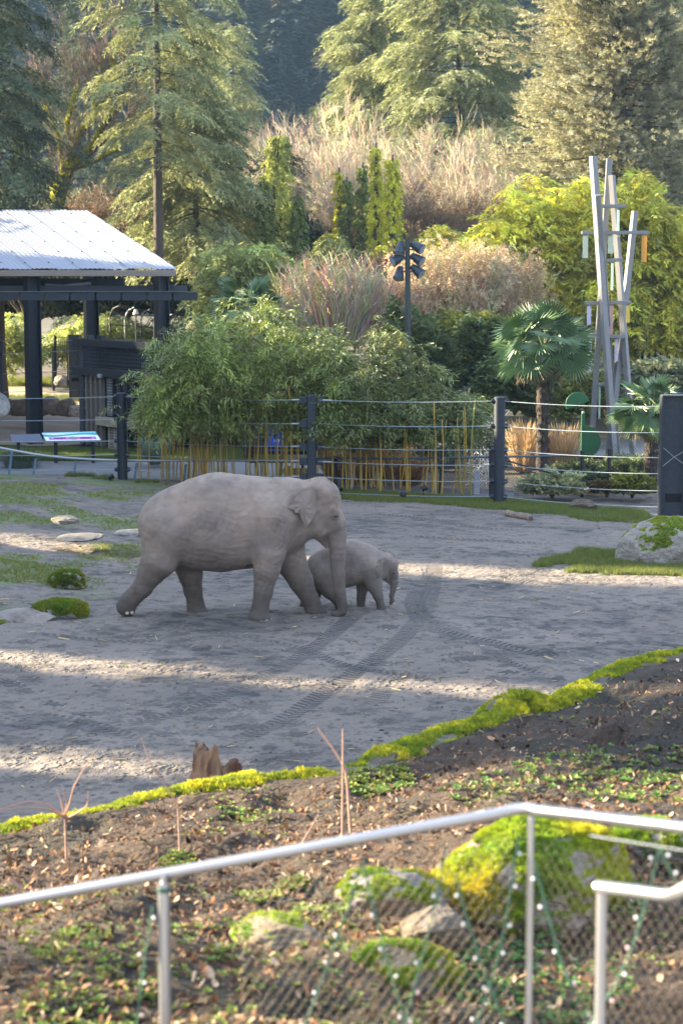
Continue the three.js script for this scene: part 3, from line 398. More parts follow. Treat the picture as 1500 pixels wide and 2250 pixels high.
// ---------- the elephant fence: dark steel posts strung with cables ----------
const steel = new THREE.MeshStandardMaterial({ color: lin(.028, .037, .048), roughness: .55, metalness: .25, map: grainTex, bumpMap: grainTex, bumpScale: .003, side: THREE.DoubleSide });
const steelLt = new THREE.MeshStandardMaterial({ color: lin(.06, .075, .09), roughness: .6, metalness: .2, map: grainTex, side: THREE.DoubleSide });
const cableM = mat(.3, .34, .36, .45, { metalness: .6 }), galv = mat(.36, .38, .4, .5, { metalness: .5 });
const mesh = (b, m, name, parent) => part(name, b.geo(), m, parent);
{
  const fence = base('cable_fence', 'dark steel post and cable fence along the back of the arena', 'fence', V(0, 0, -49));
  const P = [at(-140, 1068, 53.4), at(270, 1074, 51.9), at(685, 1092, 49.2), at(1095, 1104, 47.1), at(1447, 1128, 44.4)];
  const tops = [2.6, 2.62, 2.62, 2.62, 2.6];
  const hs = [.97, .735, .51, .365, .21, .065];   // cable heights as shares of the post
  [1, 3].forEach((k) => {
    const p = P[k], y0 = p.y - .3, y1 = p.y + tops[k], post = part('round_post', new MB().cyl(V(p.x, y0, p.z), V(p.x, y1 - .015, p.z), .138, 24).cyl(V(p.x, y1 - .015, p.z), V(p.x, y1, p.z), .138, 24, .125).geo(), steel, fence);
    for (const h of hs) for (const s of [-1, 1]) { const y = p.y + h * tops[k] - .02; mesh(new MB().cyl(V(p.x + s * .12, y, p.z), V(p.x + s * .19, y, p.z), .062, 12).cyl(V(p.x + s * .19, y, p.z), V(p.x + s * .215, y, p.z), .045, 8), steel, 'clamp', post); }
  });
  { const p = P[2], post = part('square_post', new MB().box(V(p.x, p.y + tops[2] / 2 - .12, p.z), .23, tops[2] + .3, .23, null, .02).box(V(p.x, p.y + tops[2] + .035, p.z), .2, .02, .2, null, .008).geo(), steel, fence); for (const h of hs) for (const s of [-1, 1]) mesh(new MB().box(V(p.x + s * .217, p.y + h * tops[2] - .03, p.z + .03), .2, .18, .1, null, .012), steel, 'bracket', post); }
  for (let k = 0; k < 4; k++) hs.forEach((h) => {
    const a = P[k].clone(), b = P[k + 1].clone(); a.y += h * tops[k] - .02; b.y += h * tops[k + 1] - .02; 
    const pts = []; for (let i = 0; i <= 12; i++) { const t = i / 12, q = a.clone().lerp(b, t); q.y -= .05 * 4 * t * (1 - t); pts.push(q); }
    mesh(new MB().tube(pts, .0095, 6), cableM, 'cable', fence);
    if (k === 1 || k === 2) { const e = k === 1 ? b : a, s = k === 1 ? -1 : 1, d = pts[k === 1 ? 11 : 1].clone().sub(e).normalize(), q = e.clone().addScaledVector(d, .32); mesh(new MB().cyl(q, q.clone().addScaledVector(d, .26), .024, 8), galv, 'turnbuckle', fence); }
  });
}
// the big steel columns of wide flange section
function wideFlange(o, x, z, y0, y1, w, dep, m, turn = 0) {   // the hollow of the section faces the camera
  const b = new MB(), q = new THREE.Quaternion().setFromAxisAngle(V(0, 1, 0), turn), c = V(x, (y0 + y1) / 2, z), O = (dx, dz) => V(dx, 0, dz).applyQuaternion(q).add(c);
  b.box(O(0, 0), w - .05, y1 - y0, .03, q).box(O(-w / 2 + .02, 0), .04, y1 - y0, dep, q, .006).box(O(w / 2 - .02, 0), .04, y1 - y0, dep, q, .006); return mesh(b, m, 'column_shaft', o);
}
{
  const a = at(1475, 1135, 44.1), o = base('steel_column', 'big dark steel column with a slot near its foot, right of the arena', 'column', V(a.x, 0, a.z));
  wideFlange(o, a.x, a.z, a.y - .1, a.y + 2.8, .62, .34, steel);
  mesh(new MB().box(V(a.x + .02, a.y + .44, a.z + .0235), .38, .2, .014), mat(.003, .003, .004, .9), 'slot', o);
  mesh(new MB().box(V(a.x + .02, a.y + 2.815, a.z), .64, .03, .36, null, .008), steelLt, 'cap', o);
  const x = new MB(); x.tube([V(a.x - .26, a.y + 1.2, a.z + .19), V(a.x, a.y + 1.4, a.z + .12), V(a.x + .28, a.y + 1.58, a.z + .19)], .006, 5).tube([V(a.x - .26, a.y + 1.62, a.z + .19), V(a.x, a.y + 1.4, a.z + .125), V(a.x + .28, a.y + 1.2, a.z + .19)], .006, 5); mesh(x, cableM, 'crossed_wire', o);
  mesh(new MB().box(V(a.x + .05, -.02, a.z + .05), 1.35, .14, .95, null, .03), mat(.3, .29, .28, .95, { map: grainTex }), 'footing', o);
}
// low chain-link fence beside the footpath
const meshM = mat(.17, .2, .23, .5, { metalness: .4 }), meshBk = mat(.02, .022, .025, .6);
function chainLink(o, a, b, h, m, pitch = .075, r = .0028, base0 = .03) {
  const d = b.clone().sub(a), L = d.length(); d.normalize(); const g = new MB(), P = (u, v) => a.clone().addScaledVector(d, u).add(V(0, base0 + v, 0));
  for (let u = -h; u < L; u += pitch) for (const s of [1, -1]) { const u0 = Math.max(0, u), u1 = Math.min(L, u + h); if (u1 <= u0) continue; const v = (q) => s > 0 ? q - u : h - (q - u); const A = P(u0, v(u0)), B = P(u1, v(u1)); A.z += s * r; B.z += s * r; g.tube([A, B], r, 3, false); }
  return mesh(g, m, 'chain_link', o);
}
{
  const o = base('chain_link_fence', 'low bluish chain-link fence with leaning posts beside the footpath, left of the arena', 'fence', at(130, 1060, 52.6));
  const px = [[-70, 1060, 1], [18, 1052, 0], [70, 1062, 0], [158, 1068, 0], [292, 1072, 0], [400, 1074, 0]], pts = px.map(([x, y]) => at(x, y, 52.6 - (x - 100) * .002)), blue = mat(.12, .2, .27, .6);
  const tops = [970, 992, 1008, 1013, 1017, 1020].map((y, i) => at(px[i][0] + 9, y, -pts[i].z));
  pts.forEach((p, i) => mesh(new MB().cyl(p.clone().add(V(0, -.1, 0)), tops[i], .035, 10), blue, 'post', o));
  for (let i = 0; i < 5; i++) chainLink(o, pts[i], pts[i + 1], Math.min(tops[i].y, tops[i + 1].y) - pts[i].y - .04, meshM, .08, .0028);
  const rail = at(0, 983, 52).clone(), c = new THREE.CatmullRomCurve3([at(-90, 968, 52.4), at(0, 984, 52.4), at(90, 1000, 52.4), at(190, 1009, 52.3), at(280, 1012, 52.2), at(420, 1012, 52), at(640, 1012, 51.2)]);
  mesh(new MB().tube(c.getPoints(40), .032, 8), galv, 'top_rail', o);
}
{
  const o = base('chain_link_fence', 'low black chain-link fence behind the cable fence, below the palms', 'fence', at(1100, 1090, 48.2));
  const px = [[737, 1088, 50.4], [965, 1090, 48.9], [1080, 1090, 48.2], [1278, 1080, 49.6], [1338, 1066, 49.8], [1470, 1078, 49.2]], blk = mat(.012, .013, .016, .5), P = px.map(([x, y, d]) => at(x, y, d)), T2 = [1000, 985, 978, 990, 986, 984].map((y, i) => at(px[i][0] + (i === 1 ? 8 : 0), y, px[i][2]));
  P.forEach((p, i) => mesh(new MB().cyl(p.clone().add(V(0, -.15, 0)), T2[i], i === 2 ? .075 : .05, 10), i === 1 ? steel : blk, 'post', o));
  for (let i = 1; i < 5; i++) chainLink(o, P[i], P[i + 1], 1.02, meshBk, .085, .0034, .08);
  mesh(new MB().tube([at(690, 1006, 50.6), at(860, 1008, 49.6), at(1080, 1004, 48.2), at(1270, 1001, 49.5)], .026, 8), mat(.08, .11, .15, .5, { metalness: .4 }), 'top_rail', o);
  mesh(new MB().tube([at(1100, 1008, 48.2), at(1180, 1032, 48.6), at(1290, 1058, 49.4), at(1322, 1068, 49.6)], .022, 8), blk, 'brace', o);
}
// ---------- the open shelter ----------
{
  const E0 = at(389, 591, 64), o = base('shelter', 'open steel shelter with a white corrugated roof', 'shelter', V(-11, 0, -68)), ridge = at(190, 462, 74), skew = ridge.clone().sub(E0);
  const roofM = new THREE.MeshStandardMaterial({ color: lin(.3, .315, .36), roughness: .5, metalness: .25, side: THREE.DoubleSide });
  const screwM = mat(.12, .12, .13, .5);
  for (let k = 0; k < 15; k++) {   // overlapping corrugated sheets
    const b = new MB(), w = .8, n = 44, x0 = E0.x - (k + 1) * w - .02, lift = k % 2 ? .022 : 0, N = 8;
    for (let j = 0; j <= N; j++) for (let i = 0; i <= n; i++) { const x = x0 + (w + .05) * i / n, t = j / N; b.v(x + skew.x * t, E0.y + skew.y * t + lift + .010 * Math.cos((x - E0.x) / .16 * Math.PI * 2) + .006 * n2(k * 3.3 + t * 5, 1), E0.z + skew.z * t); }
    for (let j = 0; j < N; j++) for (let i = 0; i < n; i++) { const a = j * (n + 1) + i; b.i.push(a, a + 1, a + n + 1, a + 1, a + n + 2, a + n + 1); }
    const s = mesh(b, roofM, 'roof_sheet', o); const sc = new MB(); for (let j = 0; j < 6; j++) { const t = (j + .5) / 6, p = V(x0 + w + skew.x * t, E0.y + skew.y * t + .035, E0.z + skew.z * t); sc.box(p, .06, .03, .06); } for (const q of [sc]) { const r2 = mesh(q, screwM, 'roof_screws', s); r2.userData.kind = 'stuff'; }
  }
  const XL = E0.x - 12.2, wood = mat(.3, .25, .2, .8, { map: grainTex });
  mesh(new MB().box(V((E0.x + XL) / 2 - .02, E0.y - .14, E0.z + .03), E0.x - XL - .06, .2, .07, null, .01), wood, 'fascia', o);
  mesh(new MB().beam(V(E0.x - .06, E0.y - .14, E0.z - .04), V(ridge.x - .06, ridge.y - .14, ridge.z), .06, .2), wood, 'barge_board', o);
  mesh(new MB().beam(V(ridge.x - 8, ridge.y - .22, ridge.z), V(ridge.x - .2, ridge.y - .22, ridge.z), .15, .26), steel, 'ridge_beam', o);
  for (let k = 0; k < 5; k++) { const x = E0.x - 1.3 - k * 2.9; mesh(new MB().beam(V(x, E0.y - .2, E0.z - .1), V(x + skew.x, ridge.y - .2, ridge.z), .1, .18), steel, 'rafter', o); }
  const cols = [[72, 956, 64.6, .46], [356, 1000, 64.3, .4], [201, 940, 70.5, .48]];
  cols.forEach(([px, py, D, w], i) => { const p = at(px, 700, D); wideFlange(o, p.x, p.z, terr(p.x, D) - .3, E0.y - .12 + (i === 2 ? 1.2 : 0), w, .42, steel, i === 2 ? .4 : .55); });
  const yb = (py, D) => at(0, py, D).y;
  mesh(new MB().box(V(-11, yb(634, 64.9), -64.9), 11.6, .2, .16, null, .01), steelLt, 'beam', o);
  mesh(new MB().box(V(-12.2, yb(622, 70), -70.2), 8.6, .34, .2, null, .01), steel, 'beam', o);
  mesh(new MB().tube([at(100, 626, 66), at(140, 628, 66), at(200, 622, 66)], .05, 6), galv, 'cable_tray', o);
  for (let k = 0; k < 9; k++) { const x1 = at(438 - k * 56, 645, 62).x, w = .8, y = yb(641, 62); const f = mesh(new MB().box(V(x1 - w / 2, y, -62), w, .035, .9, null, .008), steelLt, 'canopy_plate', o); mesh(new MB().box(V(x1 - w / 2 - .012, y - .15, -61.62), w - .035, .25, .05), steel, 'canopy_fin', f); }
}
// the slatted steel gate house below the shelter
{
  const A = at(188, 940, 63.5), B = at(345, 985, 59.6), o = base('gate_house', 'black steel slatted holding pen half hidden by the bamboo', 'pen', V(A.x, 0, A.z)), d = B.clone().sub(A); d.y = 0; const L = d.length(), q = new THREE.Quaternion().setFromUnitVectors(V(1, 0, 0), d.clone().normalize());
  const P = (u, y, off = 0) => { const r = A.clone().addScaledVector(d, u / L); r.y = y; return r.add(V(0, 0, off).applyQuaternion(q)); }, y0 = .1, H = 3.35, box = (n, u, y, off, w, h, t, m = steel, par = o) => mesh(new MB().box(P(u, y, off), w, h, t, q, Math.min(.012, t / 4)), m, n, par);
  const dark = mat(.004, .004, .005, .9), slatM = mat(.2, .175, .15, .6, { map: grainTex });
  box('back_wall', L / 2, y0 + H / 2, -.55, L, H, .05, dark);
  box('top_beam', L / 2 - .05, y0 + H + .02, .12, L + .5, .24, .3, steel); box('middle_beam', L / 2 - .05, y0 + H - .92, .16, L + .5, .25, .3, steel);
  box('corner_post', .06, y0 + H / 2, .02, .3, H, .3, steelLt);
  for (let k = 0; k < 4; k++) box('slat', .42 + k * .33, y0 + (H - 1.05) / 2, .1, .11, H - 1.05, .16, slatM);
  const knobs = mat(.16, .14, .11, .8); for (let k = 0; k < 4; k++) for (let j = 0; j < 7; j++) { const g = new THREE.SphereGeometry(.05, 8, 6); const p = P(.33 + k * .33, y0 + .3 + j * .3, .13); g.translate(p.x, p.y, p.z); part('timber_end', g, knobs, o); }
  const grid = (n, u0, u1, v0, v1, m, stepU, stepV) => { const b = new MB(); for (let u = u0; u <= u1 + .001; u += stepU) b.bar(P(u, v0, .1), P(u, v1, .1), .014); for (let v = v0; v <= v1 + .001; v += stepV) b.bar(P(u0, v, .105), P(u1, v, .105), .014); return mesh(b, m, n, o); };
  grid('mesh_panel', .2, L - .2, y0 + H - .75, y0 + H - .12, steelLt, .12, .12); grid('mesh_panel', 1.75, 2.1, y0 + 1.05, y0 + H - 1.1, galv, .09, .09);
  for (let k = 0; k < 3; k++) { const u = 2.3 + k * .46; const f = box('gate_leaf', u, y0 + 1.72, .1, .38, 1.25, .04, steelLt); box('gate_opening', u, y0 + 1.72, .125, .2, 1.05, .012, dark, f); }
  box('sill_wall', 2.4, y0 + .84, .12, 2.4, .28, .3, mat(.4, .34, .27, .9, { map: grainTex })); const wg = mat(.4, .36, .3, .7); for (let k = 0; k < 3; k++) { const u = 2.0 + k * .42; grid('lower_gate', u - .16, u + .16, y0 - .1, y0 + .62, wg, .08, .09); for (const s of [-1, 1]) box('gate_stile', u + s * .18, y0 + .27, .1, .035, .76, .05, wg); }
  box('lamp', 1.72, y0 + H - 1.02, .34, .2, .12, .12, galv); box('roof_box', .62, y0 + H + .2, .1, .2, .14, .2, steelLt); box('roof_box', 1.4, y0 + H + .2, .1, .32, .14, .2, steel);
}
// interpretive sign on two legs
{
  const p = at(155, 962, 57.2), o = base('sign_panel', 'slanted sign panel of teal, white and purple on two posts', 'sign', V(p.x, 0, p.z));
  const c = document.createElement('canvas'); c.width = 768; c.height = 256; const g = c.getContext('2d');
  g.fillStyle = '#dfe6e2'; g.fillRect(0, 0, 768, 256); g.fillStyle = '#169a86'; g.beginPath(); g.moveTo(0, 40); g.bezierCurveTo(220, 140, 420, 0, 768, 30); g.lineTo(768, 110); g.bezierCurveTo(420, 40, 220, 180, 0, 120); g.fill(); g.fillStyle = '#8fc9d8'; g.fillRect(0, 0, 768, 30);
  g.fillStyle = '#a01c8f'; g.fillRect(60, 150, 300, 72); g.fillRect(430, 150, 290, 72); g.fillStyle = '#6d7f72'; g.fillRect(362, 140, 66, 90); g.fillStyle = '#e9c7e4'; for (const x of [80, 300, 450, 660]) for (let k = 0; k < 3; k++) g.fillRect(x, 172 + k * 14, 44, 5); g.fillStyle = '#141018'; for (const x of [190, 240, 560, 610]) { g.beginPath(); g.arc(x, 180, 17, 0, 7); g.fill(); }
  const t = new THREE.CanvasTexture(c); t.colorSpace = THREE.SRGBColorSpace; const A = at(92, 951, 57.4), B = at(210, 948, 57.4), C = at(222, 967, 57), Dd = at(102, 969, 57);
  const slab = new MB(), up = V(0, -.03, 0); slab.quad(Dd.clone().add(up), C.clone().add(up), B.clone().add(up), A.clone().add(up)); slab.quad(Dd, C, C.clone().add(up), Dd.clone().add(up)); slab.quad(C, B, B.clone().add(up), C.clone().add(up)); slab.quad(A, Dd, Dd.clone().add(up), A.clone().add(up)); mesh(slab, steel, 'panel', o);
  mesh(new MB().quad(Dd, C, B, A), new THREE.MeshStandardMaterial({ map: t, roughness: .4, side: THREE.DoubleSide }), 'printed_face', o);
  for (const x of [122, 204]) { const l = at(x, 960, 57.3); mesh(new MB().box(V(l.x, l.y / 2 - .05, l.z - .06), .1, l.y - .02, .1, null, .01), steel, 'post', o); } const fl = at(192, 974, 57); mesh(new MB().cyl(fl, fl.clone().add(V(.02, 0, .12)), .05, 10), steel, 'reader', o);
}
{
  const p = at(60, 962, 57.6), o = base('sign_panel', 'dark blank sign panel beside the teal and purple one', 'sign', V(p.x, 0, p.z)), A = at(22, 955, 57.8), B = at(88, 953, 57.8), C = at(97, 970, 57.4), Dd = at(28, 970, 57.4), up = V(0, -.035, 0);
  mesh(new MB().quad(Dd, C, B, A).quad(Dd, C, C.clone().add(up), Dd.clone().add(up)).quad(C, B, B.clone().add(up), C.clone().add(up)), new THREE.MeshStandardMaterial({ color: lin(.07, .085, .12), roughness: .35, side: THREE.DoubleSide }), 'panel', o);
  const l = at(41, 965, 57.6); mesh(new MB().box(V(l.x, l.y / 2 - .05, l.z), .1, l.y - .02, .1, null, .01), steel, 'post', o);
}
// far columns and the climbing net in the yard behind
{
  const p = at(166, 853, 80), o = base('steel_column', 'grey steel column with a dark slot standing in the yard beyond the shelter', 'column', V(p.x, 0, p.z)), g2 = new THREE.MeshStandardMaterial({ color: lin(.1, .105, .115), roughness: .5, metalness: .3, map: grainTex });
  wideFlange(o, p.x, p.z, p.y - .4, at(0, 735, 80).y, .5, .34, g2); mesh(new MB().box(V(p.x, at(0, 834, 80).y, p.z + .03), .3, .15, .02), mat(.004, .004, .004), 'slot', o);
  const n = base('climbing_net', 'rope climbing net on a dark frame beside the grey yard column', 'net', V(p.x - .9, 0, p.z)), b = new MB(); for (let k = 0; k < 6; k++) b.bar(at(124 + k * 4.5, 740, 80.3), at(126 + k * 4.5, 826, 80.3), .018); for (let k = 0; k < 9; k++) b.bar(at(123, 742 + k * 10, 80.3), at(147, 741 + k * 10, 80.3), .018); mesh(b, mat(.14, .12, .1), 'rope_net', n); for (const x of [122, 151]) mesh(new MB().bar(at(x, 737, 80.2), at(x, 832, 80.2), .1), steel, 'upright', n); { const a = at(137, 838, 80.1), g = rockGeo(31, .34, .26, .3, 3); g.translate(a.x, a.y, a.z); part('anchor_stone', g, rockM, n); }
  const w = at(-2, 865, 76), f = base('wire_fence', 'post and wire fence across the yard behind the shelter', 'fence', V(w.x, 0, w.z)); for (const [x, y0, y1, D] of [[4, 748, 868, 75], [118, 762, 850, 84], [330, 770, 850, 84]]) { const a = at(x, y1, D); mesh(new MB().cyl(V(a.x, a.y - .3, a.z), at(x, y0, D), .07, 10), steelLt, 'post', f); } for (const [a, b] of [[750, 748], [779, 770], [822, 814], [862, 857]]) mesh(new MB().tube([at(0, a, 75), at(60, (a + b) / 2 + 1, 79), at(175, b, 80), at(340, b - 2, 84)], .012, 5), cableM, 'cable', f);
}
// ---------- trees ----------
const vcol = (o = {}) => new THREE.MeshStandardMaterial({ vertexColors: true, roughness: .95, ...o });
const trunkM = vcol({ bumpMap: rockBump, bumpScale: .04 });
const tint = (v, w = 0) => lin(v * (1 + w), v, v * (1 - w));
const firSprays = [1, 2, 3].map((k) => spray(100 + k, 22, .85, .3, .05, { ang: 48, droop: .45, up: .3, flat: .55 }));
const firM = leafMat(.285, .32, .14, .35), firDarkM = leafMat(.08, .11, .055, .25), seqM = leafMat(.36, .36, .21, .3);
const seqSprays = [1, 2, 3].map((k) => spray(140 + k, 26, .55, .24, .06, { ang: 38, droop: -.35, up: .9, flat: .1 }));
// one conifer: trunk with limbs, and a crown of needle sprays along every limb
function conifer(label, pos, { h, r, bare = .1, wide, shape = 1, n = 130, per = 20, seed = 1, sprays = firSprays, m = firM, lean = 0, droop = .35, size = 1, name = 'conifer_tree', gaps = .3, tr = .02, fluff = 0, bark = [.085, .065, .05], group }) {
  const R = rng(seed), o = base(name, label, 'tree', pos, group), tb = new MB(), L = [[], [], []], C = [[], [], []]; tb.col = bark;
  const ax = (t) => V(lean * t * t * h, t * h, .01 * h * n2(t * 3, seed)), pts = []; for (let i = 0; i <= 14; i++) pts.push(ax(i / 14).add(V(0, i ? 0 : -.5, 0)));
  tb.tube(pts, (t) => r * (1 - t * .93) * (t < .02 ? 1.35 : 1), 10);
  for (let i = 0; i < tb.c.length; i += 3) { const v = 1 + .6 * fbm3(tb.p[i] * 5, tb.p[i + 1] * 1.2, tb.p[i + 2] * 5, 3); tb.c[i] *= v; tb.c[i + 1] *= v; tb.c[i + 2] *= v; }
  for (let k = 0; k < n; k++) {
    const t = bare + (1 - bare) * Math.pow((k + R()) / n, .92), a = k * 2.399 + (R() - .5) * .7, u = (t - bare) / (1 - bare);
    let len = wide * Math.pow(1 - u, shape) * (.62 + .55 * R()) * (.75 + .5 * sstep(0, .12, u)) + .35; const cl = fbm2(a * .9 + seed * 3.1, t * h * .35, 3); if (cl < -.12 && R() < gaps * 2) continue; len *= 1 + .7 * cl;
    const d = V(Math.cos(a), mix(-.12, .55, u * u), Math.sin(a)), p0 = ax(t), dr = droop * (1 - u * .6), P = []; for (let i = 0; i <= 5; i++) { const s = i / 5; P.push(p0.clone().addScaledVector(d, len * s).add(V(0, -dr * len * s * s + .12 * len * s * s * s, 0))); }
    tb.col = bark.map((c) => c * .7); tb.tube(P, (s) => Math.max(.008, tr * (len / 3) * (1 - s) + .006) * 1.4, 4, false);
    const q = Math.ceil(per * Math.min(1.6, len / 2.4 + .25)), tone = .8 + .5 * R();
    for (let j = 0; j < q; j++) {
      const s = .18 + .82 * Math.pow(R(), .75), i = Math.min(4, s * 5 | 0), p = P[i].clone().lerp(P[i + 1], s * 5 - i), side = (R() - .5) * 2, w = len * .3 * (1.1 - s * .7) * side; p.x += -d.z * w; p.z += d.x * w; p.y += (R() - .5) * .3 * size - Math.abs(w) * .22; if (fluff) p.add(V((R() - .5) * fluff, (R() - .5) * fluff * 1.3, (R() - .5) * fluff));
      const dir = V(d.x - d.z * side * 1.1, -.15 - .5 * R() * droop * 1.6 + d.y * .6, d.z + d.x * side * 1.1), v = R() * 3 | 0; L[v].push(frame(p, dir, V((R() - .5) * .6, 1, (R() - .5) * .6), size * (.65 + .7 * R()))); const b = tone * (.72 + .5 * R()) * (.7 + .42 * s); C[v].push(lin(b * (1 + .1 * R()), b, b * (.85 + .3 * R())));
    }
  }
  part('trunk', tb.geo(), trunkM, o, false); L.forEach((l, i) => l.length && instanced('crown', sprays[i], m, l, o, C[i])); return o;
}
const G = (px, D, dy = 0) => { const p = at(px, 600, D); p.y = terr(p.x, D) + dy; return p; };
const H = (py, D, p) => at(750, py, D).y - p.y;
let p;
p = G(432, 84); const firA = conifer('bushy sunlit fir with a bare lower trunk, right of the shelter roof', p, { h: H(70, 84, p), r: .24, bare: .4, wide: 2.3, shape: .75, n: 150, per: 30, seed: 11, droop: .5, gaps: .55 });
p = G(350, 79.5); conifer('tall thin fir with a long bare grey trunk behind the shelter roof corner', p, { h: 27, r: .26, bare: .36, wide: 1.9, shape: .35, n: 110, per: 22, seed: 12, gaps: .4, droop: .4 });
p = G(-10, 78); conifer('dark broad fir filling the upper left corner', p, { h: 25, r: .4, bare: .22, wide: 2.3, shape: .4, n: 150, per: 26, seed: 13, m: firDarkM, droop: .6 });
p = G(815, 128); conifer('pale sunlit fir with a pointed top, left of the tall centre fir', p, { h: H(-15, 128, p), r: .3, bare: .12, wide: 4.6, shape: .7, n: 220, per: 26, seed: 14, size: 1.3 });
p = G(1003, 122); conifer('tall pale green fir with its trunk showing through, upper centre right', p, { h: H(-190, 122, p), r: .38, bare: .1, wide: 5.2, shape: .55, n: 230, per: 26, seed: 15, size: 1.3, gaps: .45 });
p = G(1350, 104); conifer('giant grey-green sequoia filling the upper right corner', p, { h: 30, r: .8, bare: .12, wide: 4.5, shape: .42, n: 420, per: 44, seed: 16, sprays: seqSprays, m: seqM, fluff: 1.0, droop: .2, size: 1, gaps: .15, name: 'sequoia_tree', bark: [.1, .06, .04] });
p = G(1560, 112); conifer('fir partly behind the sequoia at the right edge', p, { h: 26, r: .4, bare: .1, wide: 5, n: 200, per: 24, seed: 17, m: firDarkM });

p = G(200, 135); conifer('hazy dark fir between the mossy maple and the upper left corner', p, { h: 26, r: .3, bare: .1, wide: 4, n: 120, per: 20, seed: 19, m: firDarkM, size: 1.3 });
p = G(1120, 150); conifer('hazy fir between the centre fir and the sequoia', p, { h: H(20, 150, p), r: .3, bare: .1, wide: 4.6, n: 140, per: 20, seed: 20, m: firDarkM, size: 1.4 });
p = G(515, 150); conifer('small pale hazy fir on the slope above the bare trees', p, { h: H(55, 150, p), r: .3, bare: .1, wide: 3.6, n: 120, per: 20, seed: 21, size: 1.4 });
p = G(620, 92); conifer('dark fir behind the leaning ivy column', p, { h: H(330, 92, p), r: .25, bare: .05, wide: 2.6, n: 110, per: 22, seed: 23, m: firDarkM });
p = G(480, 90); conifer('dark green fir close behind the bushy sunlit one', p, { h: H(250, 90, p), r: .25, bare: .12, wide: 3.2, n: 130, per: 24, seed: 24, m: firDarkM });

// bare winter trees
const twigM = vcol();
function bareTree(label, pos, { h, r, seed, spread = .5, depth = 5, n0 = 3, tone = [.3, .25, .2], twig = [.36, .28, .21], upright = .35, name = 'bare_tree', moss = 0, leaves = 0, leafC = [.2, .1, .04], group, fine = 1 }) {
  const R = rng(seed), o = base(name, label, 'tree', pos, group), tb = new MB(), wb = new MB(), ml = [], mc = [], ll = [], lc = [];
  const grow = (p, d, len, rad, lev) => {
    const P = [p], n = lev > 2 ? 3 : 5; let q = p, e = d.clone(); for (let i = 0; i < n; i++) { e.add(V((R() - .5) * .45, (R() - .35) * upright, (R() - .5) * .45)).normalize(); q = q.clone().addScaledVector(e, len / n); P.push(q); }
    const thin = lev >= 3, b = thin ? wb : tb, f = mix(1, 0, 0); b.col = (thin ? twig : tone).map((c) => c * (.7 + .6 * R())); b.tube(P, (t) => Math.max(.009 * fine, rad * (1 - .45 * t)), lev < 2 ? 8 : lev < 4 ? 4 : 3, false);
    if (moss && lev < 3) for (let k = 0; k < len * 22 * moss; k++) { const t = R() * n, i = Math.min(n - 1, t | 0), s = P[i].clone().lerp(P[i + 1], t - i).add(V((R() - .5) * rad * 1.4, rad * (.3 + .8 * R()), (R() - .5) * rad * 1.4)); ml.push(frame(s, V(R() - .5, .1, R() - .5), V(0, 1, 0), .1 + .13 * R())); mc.push(tint(.5 + .6 * R())); }
    if (leaves && lev >= 3) for (let k = 0; k < leaves; k++) { ll.push(frame(q.clone().add(V((R() - .5) * .5, (R() - .5) * .5, (R() - .5) * .5)), V(R() - .5, R() - .8, R() - .5), V(R() - .5, 1, R() - .5), .7 + .8 * R())); const v = .6 + .8 * R(); lc.push(lin(v, v * (.85 + .3 * R()), v)); }
    if (lev >= depth) return; const m = lev === 0 ? n0 : 2 + (R() < .75 ? 1 : 0) + (lev > 2 ? 1 : 0);
    for (let k = 0; k < m; k++) { const a = R() * 6.28 + k * 6.28 / m, s = spread * (.6 + .8 * R()), x = V(Math.cos(a), 0, Math.sin(a)), dd = e.clone().addScaledVector(x, s).add(V(0, upright * .4, 0)).normalize(), j = lev === 0 ? n : Math.max(1, Math.round(n * (.5 + .5 * R()))); grow(P[j], dd, len * (.58 + .28 * R()), rad * (.5 + .18 * R()), lev + 1); }
  };
  for (let s = 0; s < 1; s++) grow(V(0, -.3, 0), V((R() - .5) * .2, 1, (R() - .5) * .2).normalize(), h * .34, r, 0);
  part('trunk', tb.geo(), trunkM, o, false); const w = part('twigs', wb.geo(), twigM, o, false); w.userData.kind = 'stuff'; if (ml.length) instanced('moss', mossTuft, mossM, ml, o, mc); if (ll.length) instanced('dry_leaves', dryLeaf, leafMat(...leafC, .35), ll, o, lc); return o;
}
const dryLeaf = spray(301, 7, .3, .12, .045, { ang: 55, droop: .2, flat: .2 });
